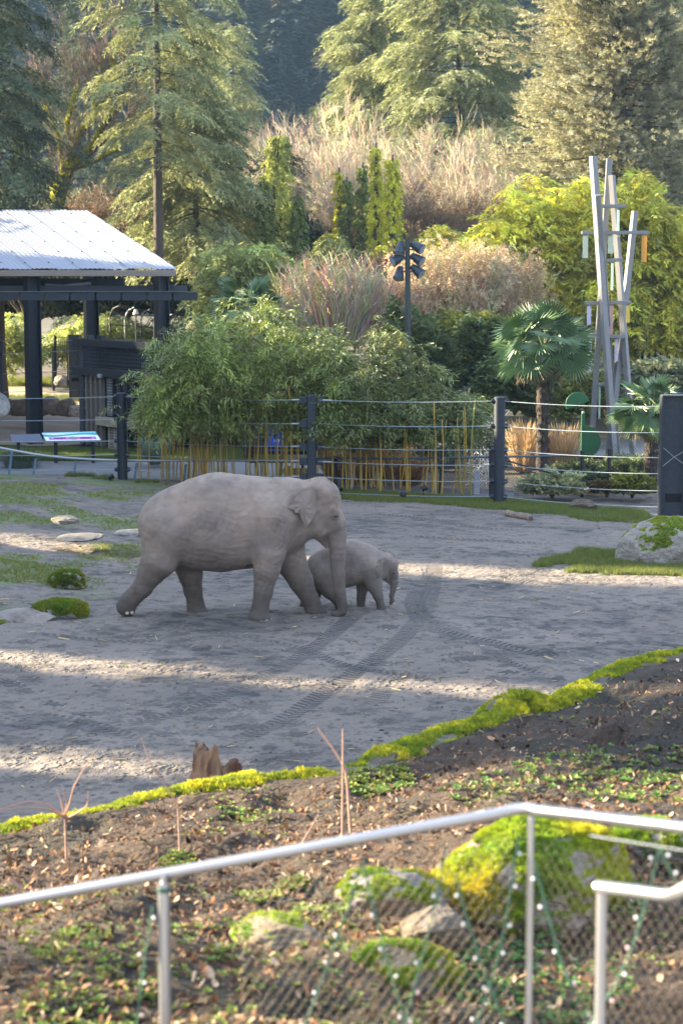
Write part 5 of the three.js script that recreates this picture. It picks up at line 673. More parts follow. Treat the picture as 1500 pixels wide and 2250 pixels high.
function palm(label, px, py, D, crownPy, r, nF, fr, seed, skirt = 16) {
  const b1 = gnd(px, py, -.02), R = rng(seed), b0 = D < 56 ? b1 : at(px, py, D), top = at(px, crownPy, -b0.z).y - b0.y, o = base('fan_palm', label, 'palm', b0), tb = new MB(), P = []; for (let i = 0; i <= 40; i++) P.push(V(.03 * n2(i * .12, seed), top * i / 40 - .05, .02 * n2(i * .15, seed + 4))); tb.tube(P, (t) => r * (1.05 - .12 * t) * (1 + .09 * Math.sin(t * top * 42) + .1 * n2(t * 60, seed)), 14);
  for (let i = 0; i < tb.c.length; i += 3) { const f = fbm3(tb.p[i] * 12, tb.p[i + 1] * 9, tb.p[i + 2] * 12, 3), v = 1 + 1.2 * f; tb.c[i] = .05 * v; tb.c[i + 1] = .037 * v; tb.c[i + 2] = .028 * v; }
  for (let k = 0; k < 130; k++) { const t = R(), a = R() * 6.28, y = top * t, q = V(Math.cos(a) * r, y, Math.sin(a) * r); const v = .5 + R(); tb.col = [.09 * v, .07 * v, .045 * v]; tb.tube([q, q.clone().add(V(Math.cos(a) * .05, .07 + .06 * R(), Math.sin(a) * .05))], [.022, .004], 4, false); } part('trunk', tb.geo(), palmBark, o, false);
  const frond = (a, el, len, s, m, pm, n = 'frond') => { const d = V(Math.cos(a) * Math.cos(el), Math.sin(el), Math.sin(a) * Math.cos(el)), e = V(0, top, 0).addScaledVector(d, len), q = frame(V(0, 0, 0), V(d.x, d.y - .2 - .35 * R(), d.z), V(0, 1, 0), s, (R() - .5) * 2), f = new THREE.Mesh(fans[R() * 3 | 0], m); f.name = n; shade(f); f.applyMatrix4(q); f.position.copy(e); o.add(f); const pb = new MB(), c = V(0, top - .1, 0), mid = c.clone().lerp(e, .5).add(V(0, .06, 0)); pb.tube([c, mid, e], [.02, .014, .009], 5); const pg = part('petiole', pb.geo(), pm, o, false); };
  for (let k = 0; k < nF; k++) { const u = k / nF; frond(k * 2.399 + seed, mix(1.25, -.55, Math.pow(u, .8)) + (R() - .5) * .25, fr * (.55 + .35 * R()), fr * (1.0 + .25 * R()), palmM, petM); }
  for (let k = 0; k < skirt; k++) frond(k * 2.399 + 1 + seed, -.75 - .55 * R(), fr * (.45 + .3 * R()), fr * .75, k % 3 ? deadM : palmM, deadM, 'hanging_frond');
}
palm('tall fan palm with a shaggy trunk behind the fence, right of the round post', 1191, 1045, 53.5, 765, .17, 30, 1.1, 5); palm('short fan palm with a stout trunk beside the big steel column', 1428, 1078, 48.6, 905, .17, 24, .78, 9, 8);
palm('fan palm whose top shows above the green bamboo clump', 545, 1000, 59, 690, .15, 18, .95, 13, 2);
// ---------- ornamental grasses ----------
const blade = (seed, n, h, w, arch) => { const r = rng(seed), b = new MB(); for (let k = 0; k < n; k++) { const a = r() * 6.28, o = Math.pow(r(), .6) * w, L = h * (.3 + .78 * r()), q = V(Math.cos(a) * o * .5, 0, Math.sin(a) * o * .5), e = V(Math.cos(a) * (o + arch * L * r()), L * (1 - .25 * r() * arch), Math.sin(a) * (o + arch * L * r())), m = q.clone().lerp(e, .55).add(V(0, L * .12, 0)), s = V(-Math.sin(a), 0, Math.cos(a)).multiplyScalar(.006 + .005 * r()); const v = .6 + .7 * r(); b.col = [v, v * (.92 + .12 * r()), v * (.8 + .25 * r())]; const i0 = b.v(q.x + s.x, q.y, q.z + s.z), i1 = b.v(q.x - s.x, q.y, q.z - s.z), i2 = b.v(m.x + s.x, m.y, m.z + s.z), i3 = b.v(m.x - s.x, m.y, m.z - s.z), i4 = b.v(e.x, e.y, e.z); b.i.push(i0, i1, i2, i1, i3, i2, i2, i3, i4); if (r() < .5) { const f = e.clone().sub(m).multiplyScalar(.35), t2 = s.clone().multiplyScalar(2.6); const j0 = b.v(e.x - f.x + t2.x, e.y - f.y, e.z - f.z + t2.z), j1 = b.v(e.x - f.x - t2.x, e.y - f.y, e.z - f.z - t2.z), j2 = b.v(e.x + f.x * .3, e.y + f.y * .3, e.z + f.z * .3); b.i.push(j0, j1, j2); } } return b.geo(); };
const tanGrass = leafMat(.62, .45, .25, .4); tanGrass.vertexColors = true; const redGrass = leafMat(.42, .25, .15, .4); redGrass.vertexColors = true;
const gProto = {}; function grassClump(label, px, py, D, h, w, arch, m, seed) { const o = base('ornamental_grass', label, 'grass clump', D < 55.5 ? gnd(px, py, -.02) : at(px, py, D)); const g = part('blades', blade(seed, 900, h, w, arch), m, o, false); g.userData.kind = 'stuff'; return o; }
grassClump('tall tan feathery grass clump behind the fence, left of the tall palm trunk', 1150, 1036, 53.4, 1.5, .5, .38, tanGrass, 1); grassClump('tall tan feathery grass clump behind the fence, right of the tall palm trunk', 1235, 1035, 53.8, 1.4, .5, .38, tanGrass, 2);
grassClump('tan grass clump just right of the square fence post', 735, 1050, 54.6, 1.45, .5, .45, tanGrass, 3); grassClump('tan grass clump among the yellow canes, centre of three', 800, 1050, 54.4, 1.6, .55, .45, tanGrass, 4); grassClump('tan grass clump among the yellow canes, rightmost of three', 862, 1052, 54, 1.5, .6, .5, tanGrass, 5); grassClump('darker reddish grass clump in front of the tan ones, beside the canes', 900, 1066, 51.6, .75, .5, .6, redGrass, 6); grassClump('darker reddish grass clump below the centre tan one', 780, 1064, 52.4, .7, .5, .6, redGrass, 7); grassClump('small dry grass clump beyond the palms on the pale paving', 1352, 952, 62, .8, .3, .5, tanGrass, 8); grassClump('green grassy clump beside the small palm', 1380, 1050, 50, .7, .3, .6, leafMat(.1, .14, .05, .3), 9); grassClump('low dark green iris-like clump below the blank sign', 45, 1040, 56, .7, .5, .8, leafMat(.07, .1, .04, .3), 10); grassClump('grey-green spiky clump left of the bamboo canes', 340, 1022, 56, .8, .3, .7, leafMat(.2, .27, .18, .3), 11);
// ---------- pole sculpture with hanging glass strips ----------
{
  const D = 60, o = base('pole_sculpture', 'tall sculpture of leaning grey poles with coloured glass strips', 'sculpture', at(1345, 1000, D)), pm = new THREE.MeshStandardMaterial({ color: lin(.25, .25, .25), roughness: .5, metalness: .3, map: grainTex }), Q = (x, y, d) => at(x, y, D - d);
  [[1302, 343, 1348, 1004, .5, .9, .19], [1338, 348, 1301, 935, -.2, -.4, .18], [1343, 385, 1391, 1006, .1, .2, .17], [1394, 464, 1336, 1000, -.5, .3, .17], [1313, 428, 1356, 1000, .9, -.5, .17]].forEach(([x0, y0, x1, y1, d0, d1, w], i) => mesh(new MB().bar(Q(x1, y1 + 4, d1), Q(x0, y0, d0), w, w, .012, .5 + i), pm, 'pole', o));
  [[1277, 511, 1425, 511, .3], [1303, 453, 1374, 453, .35], [1319, 574, 1367, 570, .4], [1284, 666, 1386, 664, .3], [1287, 735, 1310, 737, .3], [1328, 738, 1374, 740, .4], [1313, 845, 1334, 843, .3]].forEach(([x0, y0, x1, y1, d]) => mesh(new MB().beam(Q(x0, y0, d), Q(x1, y1, d), .12, .11, .01), pm, 'crossbar', o));
  const gl = (r, g, b, rough = .15) => new THREE.MeshPhysicalMaterial({ color: lin(r, g, b), roughness: rough, transmission: .75, thickness: 0, side: THREE.DoubleSide });
  const clear = gl(.75, .85, .8), yel = gl(.95, .8, .15, .5), pink = gl(.9, .68, .62, .6), lav = gl(.8, .78, .9, .6), amber = gl(.95, .6, .08, .4), mint = gl(.72, .88, .8, .5), whi = gl(.92, .9, .9, .7);
  [[1285, 518, 567, 11, clear], [1341, 518, 557, 11, clear], [1414, 518, 576, 11, amber], [1357, 461, 520, 5, mint], [1344, 578, 638, 5, mint], [1323, 580, 620, 4, whi], [1293, 672, 714, 9, lav], [1341, 671, 738, 9, pink], [1379, 671, 709, 8, yel], [1294, 741, 818, 9, whi], [1353, 744, 794, 8, lav], [1316, 849, 920, 4, mint]].forEach(([x, y0, y1, w, m]) => { const a = Q(x, y0, .3), b = Q(x, y1, .3), s = mesh(new MB().box(a.clone().add(b).multiplyScalar(.5), w / FPX * D, a.y - b.y, .02), m, 'glass_strip', o); mesh(new MB().box(V(a.x, a.y + .03, a.z), w / FPX * D * .7, .05, .03), pm, 'hanger', s); });
}
// green half-disc sculpture
{
  const D = 51.5, o = base('disc_sculpture', 'green painted half-disc sculpture on a post behind the fence', 'sculpture', at(1278, 1062, D)), gm = new THREE.MeshStandardMaterial({ color: lin(.008, .09, .026), roughness: .45 }), k = D / FPX;
  const half = (cx, cy, r, a0, a1, th) => { const s = new THREE.Shape(); s.absarc(0, 0, r * k, a0, a1, false); s.closePath(); const g = new THREE.ExtrudeGeometry(s, { depth: th, bevelEnabled: true, bevelSize: .008, bevelThickness: .008, bevelSegments: 1, curveSegments: 32 }); const c = at(cx, cy, D); g.translate(c.x, c.y, c.z - th / 2); return g; };
  part('half_disc', half(1282, 971, 36, -Math.PI / 2, Math.PI / 2, .05), gm, o); part('leaf_disc', half(1268, 888, 26, .25, Math.PI + .45, .04), gm, o);
  mesh(new MB().box(at(1279, 985, D), .1, 1.9, .09, null, .012), gm, 'post', o); mesh(new MB().cyl(at(1280, 925, D), at(1280, 904, D), .035, 10), mat(.5, .5, .5, .5), 'spindle', o);
}
// floodlight pole
{
  const D = 58, o = base('floodlight_pole', 'dark pole carrying six black floodlights', 'lamp', at(896, 850, D)), fm = mat(.03, .04, .055, .45, { metalness: .3 }), lens = mat(.25, .28, .33, .15);
  mesh(new MB().cyl(at(896, 850, D), at(895, 528, D), .1, 12, .075), new THREE.MeshStandardMaterial({ color: lin(.04, .05, .05), roughness: .7, map: grainTex }), 'pole', o); mesh(new MB().tube([at(895, 532, D), at(880, 518, D), at(860, 524, D)], .018, 5), fm, 'bracket_arm', o);
  for (const y of [548, 568, 596]) mesh(new MB().beam(at(882, y, D), at(908, y, D), .05, .05), fm, 'cross_arm', o);
  [[879, 545, -.2, -1], [874, 569, -1, -.5], [877, 600, -.2, -1], [915, 542, .9, -.5], [915, 568, .9, -.6], [915, 594, .8, -.7]].forEach(([x, y, dx, dy]) => { const c = at(x, y, D), d = V(dx, dy, .5).normalize(), h = mesh(new MB().cyl(c.clone().addScaledVector(d, -.2), c.clone().addScaledVector(d, .02), .09, 12, .14).cyl(c.clone().addScaledVector(d, .02), c.clone().addScaledVector(d, .2), .14, 14, .17), fm, 'floodlight', o); mesh(new MB().cyl(c.clone().addScaledVector(d, .202), c.clone().addScaledVector(d, .21), .14, 14), lens, 'lens', h); });
}
// hut, trellis, kiosk, bench and the rest behind the bamboo
{
  const D = 63, a = at(985, 900, D), o = base('hut', 'small white hut with a dark shingle roof behind the bamboo', 'hut', V(a.x, 0, a.z)), w = 1.0, top = at(985, 822, D).y, wm = new THREE.MeshStandardMaterial({ color: lin(.62, .6, .55), roughness: .9, map: grainTex });
  mesh(new MB().box(V(a.x, top / 2, a.z - .5), w, top, 1, null, .01), wm, 'wall', o); mesh(new MB().box(V(a.x, top + .05, a.z + .02), w + .16, .1, .06), mat(.25, .12, .07), 'eaves_board', o);
  const sh = [mat(.03, .03, .032, .9), mat(.05, .048, .046, .9), mat(.02, .02, .022, .9)]; for (let r = 0; r < 5; r++) for (let c = 0; c < 8; c++) { const x = a.x - w / 2 - .12 + (c + (r % 2) * .5 + .2) * (w + .16) / 8, y = top + .12 + r * .085, z = a.z + .12 - r * .16; mesh(new MB().box(V(x, y + .006 * HT[r * 8 + c], z), .148, .022, .26, new THREE.Quaternion().setFromAxisAngle(V(1, 0, 0), .42)), sh[(r * 5 + c * 3) % 3], 'shingle', o); }
}
{
  const D = 56, o = base('trellis', 'pale pipe frame seen through the bamboo leaves', 'trellis', at(780, 900, D)), m = mat(.62, .56, .48, .6); const L = (a, b) => mesh(new MB().tube([at(a[0], a[1], D), at(b[0], b[1], D)], .024, 6), m, 'pipe', o);
  L([735, 775], [735, 960]); L([782, 805], [782, 960]); L([727, 777], [850, 784]); L([720, 804], [815, 811]); L([730, 837], [806, 841]); L([735, 850], [800, 855]); L([730, 865], [790, 871]); L([730, 778], [730, 830]);
}
{
  const a = at(603, 1003, 60), o = base('kiosk', 'bright blue vending kiosk with white print seen between the canes', 'kiosk', V(a.x, 0, a.z)), c = document.createElement('canvas'); c.width = 128; c.height = 256; const g = c.getContext('2d'); g.fillStyle = '#1550c4'; g.fillRect(0, 0, 128, 256); g.fillStyle = '#0f3fa4'; g.fillRect(0, 0, 128, 24); g.fillStyle = '#e4eefc'; for (const [x, y, w, h] of [[46, 48, 12, 12], [64, 48, 34, 12], [62, 86, 12, 18], [84, 86, 18, 18], [58, 122, 18, 8], [80, 116, 24, 24], [60, 136, 14, 10], [84, 150, 16, 6]]) g.fillRect(x, y, w, h);
  const t = new THREE.CanvasTexture(c); t.colorSpace = THREE.SRGBColorSpace; const top = at(603, 936, 60).y, w = .58; mesh(new MB().box(V(a.x, top / 2, a.z - .3), w, top, .6, null, .015), mat(.5, .52, .56, .4), 'cabinet', o); const h = w / 2 - .05; mesh(new MB().quad(V(a.x - h, .1, a.z + .006), V(a.x + h, .1, a.z + .006), V(a.x + h, top - .06, a.z + .006), V(a.x - h, top - .06, a.z + .006)), new THREE.MeshStandardMaterial({ map: t, roughness: .35 }), 'front_panel', o);
  const b = at(562, 1003, 60.2), k = base('kiosk', 'dark navy vending kiosk left of the bright blue one', 'kiosk', V(b.x, 0, b.z)), dk = mat(.012, .018, .04, .35); mesh(new MB().box(V(b.x, top / 2, b.z - .3), .62, top, .6, null, .015), dk, 'cabinet', k); mesh(new MB().box(V(b.x - .3, top / 2, b.z + .01), .03, top, .03), mat(.5, .52, .56, .4), 'edge_strip', k); for (const [dx, dy, w2] of [[.1, .4, .2], [.05, .1, .08], [.2, .1, .08]]) mesh(new MB().box(V(b.x + dx, top / 2 + dy, b.z + .006), w2, .07, .01), mat(.55, .6, .68, .5), 'notice', k);
}
{
  const a = at(660, 1050, 53.2), o = base('bench', 'long dark slatted bench behind the canes beside the square post', 'bench', V(a.x, 0, a.z)), m = mat(.02, .022, .026, .5), x0 = at(545, 1030, 53.2).x, x1 = at(785, 1030, 53.2).x, L = x1 - x0; for (let k = 0; k < 4; k++) mesh(new MB().box(V((x0 + x1) / 2, .47, a.z - .22 + k * .13), L, .05, .1, null, .01), m, 'slat', o); for (let k = 0; k < 2; k++) mesh(new MB().box(V((x0 + x1) / 2, .68 + k * .14, a.z - .36), L, .1, .04, null, .01), m, 'back_slat', o); for (const t of [.08, .5, .92]) mesh(new MB().box(V(mix(x0, x1, t), .24, a.z - .05), .08, .46, .4), m, 'leg', o);
}
{ const c = at(633, 1035, 52.2), o = base('round_sign', 'yellowish round disc on a board between the canes', 'sign', V(c.x, 0, c.z)), m = mat(.45, .36, .13, .7); mesh(new MB().cyl(c, c.clone().add(V(0, 0, .03)), .15, 24), m, 'disc', o); mesh(new MB().box(c.clone().add(V(.28, -.02, -.02)), .62, .2, .03, null, .01), mat(.3, .27, .1, .7), 'board', o); mesh(new MB().box(V(c.x, c.y / 2, c.z - .03), .06, c.y, .04), steel, 'post', o); }
{ const a = at(955, 985, 55.5), o = base('concrete_bench', 'pale concrete slab bench behind the canes', 'bench', V(a.x, 0, a.z)), m = new THREE.MeshStandardMaterial({ color: lin(.45, .44, .44), roughness: .9, map: grainTex }); const y = at(950, 980, 55.5).y; mesh(new MB().box(V(a.x - .1, y, a.z), 1.6, .14, .6, null, .02), m, 'slab', o); mesh(new MB().box(V(a.x + .2, y / 2, a.z - .05), 1.0, y - .06, .4, null, .02), mat(.05, .055, .06, .9), 'plinth', o); }
{ const a = at(1046, 1082, 48.9), o = base('bollard', 'short pale grey bollard by the fence post', 'bollard', V(a.x, 0, a.z)), y = at(1046, 1035, 48.9).y; mesh(new MB().box(V(a.x, y / 2, a.z), .15, y, .15, null, .02), mat(.42, .42, .44, .7), 'shaft', o); mesh(new MB().box(V(a.x, y + .012, a.z), .17, .03, .17, null, .006), mat(.52, .52, .53, .7), 'cap', o); }
{ // white wire frame tree
  const b0 = gnd(1062, 1062, -.02), o = base('wire_tree', 'tangled white wire tree of string lights beside the round post', 'decoration', b0), g = new MB(), R = rng(66); for (let k = 0; k < 170; k++) { const a = R() * 6.28, y0 = 1.9 * Math.pow(R(), .8), rr = .52 * (1 - .35 * Math.abs(y0 - 1)), q = V(Math.cos(a) * rr * R(), y0, Math.sin(a) * rr * R()), P = [q]; for (let i = 0; i < 4; i++) { q.add(V((R() - .5) * .34, (R() - .5) * .3, (R() - .5) * .34)); P.push(q.clone()); } g.tube(P, .0075, 4, false); } for (let k = 0; k < 6; k++) { const a = R() * 6.28; g.tube([V(Math.cos(a) * .2, -.05, Math.sin(a) * .2), V(Math.cos(a) * .1, .8, Math.sin(a) * .1), V(Math.cos(a) * .3, 1.7, Math.sin(a) * .3)], .012, 5); } const w = part('wire', g.geo(), mat(.75, .77, .8, .5), o, false); w.userData.kind = 'stuff';
}
{ // dark block building behind the right bamboo
  const D = 77, o = base('building', 'dark block building half hidden by the right-hand bamboo canes', 'building', at(1470, 850, D)), x0 = at(1380, 700, D).x, x1 = at(1640, 700, D).x, y1 = at(1400, 712, D).y, m = [mat(.022, .024, .028, .9), mat(.028, .03, .033, .9), mat(.018, .02, .024, .9)]; mesh(new MB().box(V((x0 + x1) / 2, y1 / 2, -D - 2), x1 - x0, y1, 3.9), m[2], 'wall', o);
  const bw = .42, bh = .21; for (let r = 0; r * bh < y1 - .1; r++) for (let x = x0 + (r % 2) * bw / 2; x < x1 - .2; x += bw) mesh(new MB().box(V(x + bw / 2, r * bh + bh / 2, -D - .03), bw - .018, bh - .018, .05, null, .005), m[(r * 7 + Math.round(x * 5)) & 1], 'block', o);
  const fx = at(1312, 700, D).x; mesh(new MB().box(V((fx + x1) / 2, y1 + .12, -D), x1 - fx, .26, .3, null, .01), mat(.6, .62, .66, .6), 'fascia', o);
}
{ // little garden uplights and twigs along the verge
  for (const [px, py, D, l] of [[243, 1058, 51.3, 'small black garden light by the left fence post'], [744, 1084, 49, 'small black garden light beside the adult elephant\'s forehead'], [930, 1084, 48.3, 'small black garden light among the yellow canes']]) { const c = at(px, py, D), o = base('garden_light', l, 'light', c), m = mat(.01, .011, .013, .5); part('head', new MB().cyl(V(-.05, .1, 0), V(.08, .16, 0), .06, 12, .075).geo(), m, o, false); part('stake', new MB().cyl(V(0, -.1, 0), V(0, .1, 0), .012, 6).geo(), m, o, false); }
  const b0 = at(236, 1078, 51.4), o = base('sapling', 'thin bare sapling in front of the left fence post', 'sapling', b0), R = rng(14), g = new MB(); g.col = [.1, .08, .07]; const gr = (p, d, L, r, n) => { const e = p.clone().addScaledVector(d, L); g.tube([p, p.clone().lerp(e, .5).add(V(.02 * (R() - .5), 0, 0)), e], [r, r * .8, r * .6], 4, false); if (n) for (let k = 0; k < 3; k++) gr(p.clone().lerp(e, .5 + .5 * R()), d.clone().add(V((R() - .5) * 1.3, .1, (R() - .5))).normalize(), L * .66, r * .6, n - 1); }; gr(V(0, -.05, 0), V(.05, 1, 0), .3, .011, 3); part('stem', g.geo(), twigM, o, false);
}
// chain-link enclosure with curved tops beyond the shelter
{
  const D = 86, o = base('aviary_fence', 'dark mesh fence with curved pipe tops beyond the shelter', 'fence', at(300, 740, D)), m = mat(.03, .035, .04, .6), lt = mat(.3, .33, .36, .5, { metalness: .4 });
  [[242, 672], [275, 676], [310, 680], [360, 690], [405, 694]].forEach(([x, y], i) => mesh(new MB().tube([at(x, 745, D), at(x, y + 22, D), at(x + 7, y + 6, D - .4), at(x + 20, y, D - 1)], .035, 6), i % 2 ? lt : m, 'curved_post', o)); for (const y of [700, 725]) mesh(new MB().tube([at(240, y - 12, D), at(420, y, D)], .025, 5), m, 'rail', o); mesh(new MB().tube([at(262, 674, D - 1), at(330, 684, D - 1), at(425, 694, D - 1)], .022, 5), m, 'top_wire', o); const a = at(242, 745, D), b = at(405, 745, D); chainLink(o, a, b, 1.15, m, .22, .006, 0);
}
{ const c = at(299, 690, 84), o = base('white_lamp', 'small white lamp on a pole beyond the shelter', 'lamp', c); part('shade', new MB().cyl(V(0, 0, 0), V(0, .2, 0), .14, 12, .06).geo(), mat(.8, .8, .78, .5), o, false); part('pole', new MB().cyl(V(0, -2.4, 0), V(0, .02, 0), .03, 8).geo(), steel, o, false); }
// ---------- the planted bank in the foreground and its mossy ledge ----------
const kerbPts = [[-420, 1925], [-120, 1862], [0, 1836], [130, 1806], [250, 1778], [350, 1748], [430, 1736], [520, 1722], [600, 1706], [700, 1700], [785, 1690], [850, 1664], [920, 1640], [1000, 1611], [1080, 1583], [1130, 1556], [1200, 1552], [1265, 1528], [1340, 1478], [1420, 1452], [1500, 1436], [1700, 1390], [1950, 1350]].map(([x, y]) => gnd(x, y, 1.2));
const kerbX = kerbPts.map((q) => [q.x, -q.z]);
const kerbD = (x) => lut(kerbX, x);
function bedH(x, D) {
  const k = kerbD(x), t = clamp((k - D) / (k - 7.6), 0, 1.3);
  return mix(1.19, 2.1, t) + (.2 * fbm2(x * .8 + 2, D * .8, 3) + .12 * fbm2(x * 2.2 + 7, D * 2.2, 3)) * sstep(0, .1, t) - .05 * Math.exp(-(((t - .12) / .08) ** 2)) + .26 * Math.exp(-(((x - 1.5) / .9) ** 2) - ((D - 12) / 1.2) ** 2);
}
{
  const b = new MB(), NX = 240, NT = 200, X0 = -5.5, X1 = 7.5; for (let j = 0; j <= NT; j++) for (let i = 0; i <= NX; i++) { const x = mix(X0, X1, i / NX), D = mix(kerbD(x) + .12, 5.8, j / NT), f = fbm2(x * 4, D * 4, 4), f2 = n2(x * 30, D * 30), v = 1 + f * .9 + f2 * .25, g = sstep(.05, .3, fbm2(x * .9 + 9, D * .9, 3)); b.col = [mix(.05, .03, g) * v, mix(.031, .024, g) * v, mix(.018, .014, g) * v]; b.v(x, bedH(x, D) + .012 * f2, -D, x, D); }
  for (let j = 0; j < NT; j++) for (let i = 0; i < NX; i++) { const a = j * (NX + 1) + i; b.i.push(a, a + 1, a + NX + 1, a + 1, a + NX + 2, a + NX + 1); }
  struct('planting_bed', b.geo(), new THREE.MeshStandardMaterial({ vertexColors: true, roughness: 1, bumpMap: rockBump, bumpScale: .03 }));
  const pm = new THREE.MeshStandardMaterial({ color: lin(.36, .35, .33), roughness: .9, map: grainTex }); const s = new MB(); s.quad(V(-6, 2.1, -6.9), V(8, 2.3, -6.3), V(8, 3.84, 1), V(-6, 3.84, 1)).quad(V(-6, 3.84, 1), V(8, 3.84, 1), V(8, 3.84, 14), V(-6, 3.84, 14)); struct('viewing_path', s.geo(), pm);
}
const ledge = base('mossy_ledge', 'long moss-covered rock ledge edging the planted bank', 'ledge', V(0, 1.1, -18));
{
  const c = new THREE.CatmullRomCurve3(kerbPts), N = 420, S = 26, b = new MB(), O = ledge.position; const list = [], cols = [], R = rng(303);
  for (let i = 0; i <= N; i++) {
    const q = c.getPointAt(i / N), t = c.getTangentAt(i / N), nx = -t.z, nz = t.x, al = i / N * c.getLength(), wd = .2 + .09 * fbm2(al * .9, 3, 3) + .1 * sstep(.35, .5, n2(al * .35 + .8, 9)), lump = .05 * fbm2(al * 1.1, 8, 3) + .13 * Math.exp(-(((q.x - 1.82) / .22) ** 2));
    for (let s = 0; s <= S; s++) { const a = -1.1 + s / S * 5.2, ca = Math.cos(a), sa = Math.sin(a), f = fbm3(q.x * 5, q.z * 5, a * 1.4, 4), f2 = fbm3(q.x * 17, q.z * 17, a * 4, 2), r = 1 + .32 * f + .1 * f2, off = ca * wd * r, up = (sa > 0 ? (.13 + lump) : 1.25) * sa * r - .1; const x = q.x + nx * off, y = q.y + up, z = q.z + nz * off; const m = sstep(-.15, .2, sa * .6 + fbm3(q.x * 2, q.z * 2, a, 3) * 1.9 - .22), v = 1 + .7 * f2 + .4 * f; b.col = [mix(.12, .16, m) * v, mix(.095, .19, m) * v, mix(.07, .014, m) * v]; b.v(x - O.x, y - O.y, z - O.z, al, a * wd);
      if (m > .45 && sa > -.25) for (let k = 0; k < 5; k++) { list.push(frame(V(x - O.x + (R() - .5) * .06, y - O.y + (R() - .5) * .02, z - O.z + (R() - .5) * .06), V(R() - .5, 0, R() - .5), V(nx * ca, Math.max(.15, sa), nz * ca), .016 + .024 * R())); const w = (.55 + .75 * R()) * (1 + f); cols.push(lin(w * (.9 + .5 * f), w, w)); } }
  }
  for (let i = 0; i < N; i++) for (let s = 0; s < S; s++) { const a = i * (S + 1) + s; b.i.push(a, a + 1, a + S + 1, a + 1, a + S + 2, a + S + 1); }
  part('rock_edge', b.geo(), vcol({ bumpMap: rockBump, bumpScale: .03 }), ledge, false); instanced('moss', mossTuft, mossM, list, ledge, cols);
}
function bedRock(label, px, py, D, sx, sy, sz, seed, o = {}) { const q = at(px, py, D); return rock(label, px, py, D, sx, sy, sz, seed, { det: 5, ...o }); }
bedRock('big boulder capped with bright yellow-green moss behind the rail post', 1158, 1932, 10.7, .58, .37, .5, 61, { moss: 1.03, tufts: 9000, tuft: .02, tone: [.27, .22, .17], rough: 1, tint: 1.3 });
bedRock('mossy rock partly behind the rail at the right edge', 1440, 1850, 11.6, .3, .14, .3, 62, { moss: .85, tufts: 2200, tuft: .02 });
bedRock('pale grey flat rock with one moss spot, left of the big mossy boulder', 865, 1962, 10.3, .32, .12, .24, 63, { moss: .45, tufts: 900, tuft: .018, tone: [.24, .21, .185], turn: -.4 });
bedRock('pale brown ridged rock below the leafy clumps', 620, 2058, 9.9, .3, .09, .2, 64, { moss: .25, tufts: 200, tuft: .018, tone: [.19, .15, .1], turn: -.7, rough: 1.5 });
bedRock('brown rock with a mossy top low behind the wire mesh', 880, 2130, 9.4, .3, .13, .24, 65, { moss: .6, tufts: 1600, tuft: .018, tone: [.22, .17, .12], turn: -.3 });
bedRock('tan shaded rock under the big mossy boulder\'s left side', 960, 2040, 9.9, .2, .12, .2, 66, { tone: [.16, .125, .09] });
bedRock('dark mossy lump on the ledge where it bends, right of centre', 1150, 1570, 18.9, .3, .13, .3, 67, { moss: .95, tufts: 2500, tuft: .025, tint: .8 });
